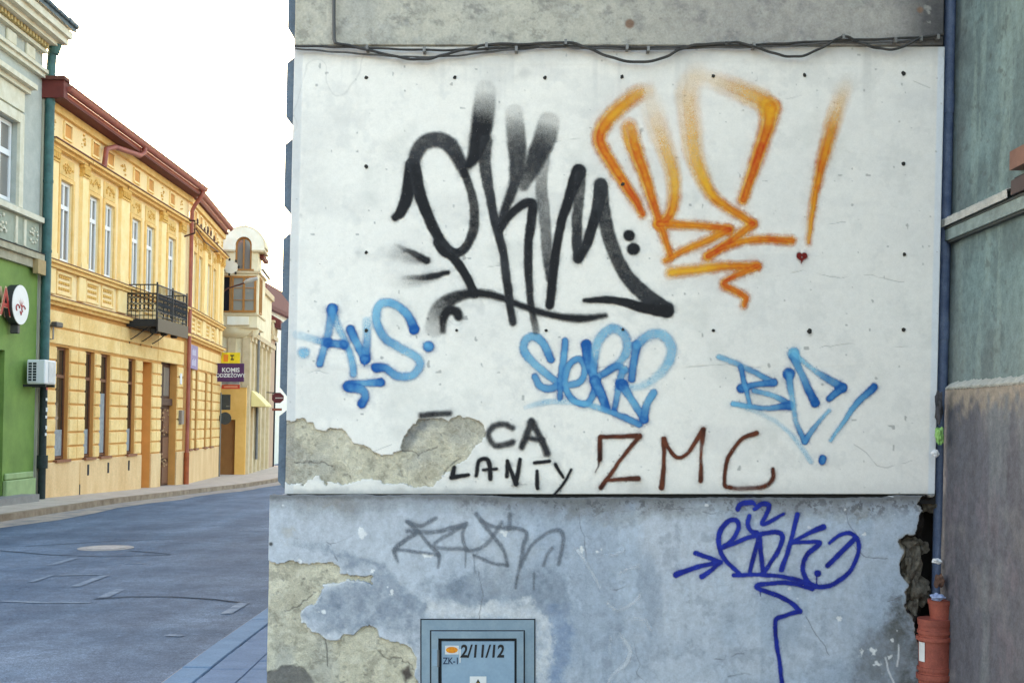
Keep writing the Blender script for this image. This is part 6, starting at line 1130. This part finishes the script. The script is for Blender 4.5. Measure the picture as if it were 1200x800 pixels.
# traffic sign seen from behind
tsx, tsy = -11.52, 47.2; kz = tsy/FPX; ts = thing('traffic_sign', (tsx, tsy, road_z(tsy)+.12), 'dark backs of square and round traffic signs on a thin pole', 'traffic sign'); m_zinc = mat('grey_sign_back', lin('#3e403f'), .6, .1, 6)
MB().tube([(tsx, tsy, road_z(tsy)+.1), (tsx, tsy, EYE+(HZ-460)*kz)], .03, 8).build('pole', mat('grey_pole', (.2, .19, .17), .5), ts)
MB().box(tsx-.02, tsx+.37, tsy+.035, tsy+.055, EYE+(HZ-480)*kz, EYE+(HZ-462)*kz, ch=.006).build('square_plate', m_zinc, ts); MB().disc((tsx+.17, EYE+(HZ-490)*kz), .245, 'y', tsy+.035, tsy+.055, 24).build('round_plate', m_zinc, ts)
bx('plate_clip', mat('clip_steel', (.22, .21, .2), .5), ts, tsx+.2, tsx+.34, tsy+.02, tsy+.034, EYE+(HZ-476.5)*kz, EYE+(HZ-475)*kz)
# arm lamp, round cream sign
lp = thing('street_lamp', F2(7.9, 0, 6.4), 'curved lamp arm reaching out from the end of the yellow house', 'street lamp'); YL = 47.4
P_, _ = catmull([(256, 362), (257, 351), (261, 343), (267, 338), (282, 333), (300, 327)], 24); MB().tube([W(ux(x, y), y, YL) for x, y in P_], .035, 6).build('arm', mat('dark_red_iron', lin('#4e2c28'), .6), lp)
a = W(ux(295, 328), 328, YL); MB().tube([W(ux(286, 331), 331, YL), W(ux(293, 328.5), 328.5, YL), W(ux(302, 326), 326, YL)], [.05, .10, .06], 8).build('lamp_head', mat('grey_lamp', (.45, .44, .42), .5), lp)
cs = thing('hanging_sign', F2(8.55, .3, 7.6), 'small round cream sign on an iron bracket in front of the oriel house', 'sign'); a = W(ux(271, 313), 313, 48.3)
MB().disc((a[0], a[2]), .27, 'y', 48.26, 48.32, 24).build('face', m_crm2, cs); mb = MB()
for k in range(7):
    t_ = k/7*6.283; mb.box(a[0]+.31*math.cos(t_)-.035, a[0]+.31*math.cos(t_)+.035, 48.24, 48.30, a[2]+.31*math.sin(t_)-.05, a[2]+.31*math.sin(t_)+.05)
mb.tube([(a[0]-.6, 48.28, a[2]+.12), (a[0]-.3, 48.28, a[2]+.1)], .02, 5); mb.tube([(a[0]-.6, 48.28, a[2]-.1), (a[0]-.3, 48.28, a[2]-.08)], .02, 5); mb.build('iron_frame', m_iron, cs)
# lamp post with maroon sign further on
YP = 57.5; kp = YP/FPX; xp = (305.5-600)*kp; po = thing('sign_post', (xp, YP, road_z(YP)+.1), 'thin dark post with a maroon octagonal sign beside the narrow pinkish house', 'sign post')
MB().tube([(xp, YP, road_z(YP)+.05), (xp, YP, EYE+(HZ-432)*kp)], [.06, .035], 8).build('pole', mat('dark_post', (.04, .04, .042), .6), po); MB().tube([(xp-.25, YP, EYE+(HZ-459)*kp), (xp+.6, YP, EYE+(HZ-460)*kp)], .025, 6).build('arm', mat('dark_post', (.04, .04, .042), .6), po)
c0 = ((325-600)*kp, EYE+(HZ-466)*kp); mb = MB(); mb.prism([(c0[0]+.30*math.cos(k*math.pi/4+.39), c0[1]+.27*math.sin(k*math.pi/4+.39)) for k in range(8)], 'y', YP-.03, YP+.03); mb.build('face', mat('maroon_sign', lin('#5f1f28'), .5), po)
bx('lettering', mat('pale_print', (.6, .55, .55), .5), po, c0[0]-.12, c0[0]+.24, YP-.036, YP-.031, c0[1]-.03, c0[1]+.015); bx('lower_plate', mat('rust_sign', lin('#8a4a3a'), .5), po, c0[0]-.26, c0[0]+.20, YP-.02, YP+.02, c0[1]-.62, c0[1]-.50)
MB().tube([(c0[0]-.28, YP, c0[1]+.1), (xp+.59, YP, EYE+(HZ-460)*kp)], .02, 5).build('arm', mat('dark_post', (.04, .04, .042), .6), po)
# overhead wire
a = F1(27.3, .45, 10.15); b = PW(340, 92, -.3); o = MB().tube([tuple(Vector(a).lerp(Vector((b[0], 12, b[2]+3.0)), f)-Vector((0, 0, .35*math.sin(math.pi*f)))) for f in np.linspace(0, 1, 16)], .006, 5).build('overhead_wire', mat('wire_grey', (.45, .47, .5), .6), None); props(o, 'thin overhead wire crossing the sky above the street', 'wire')
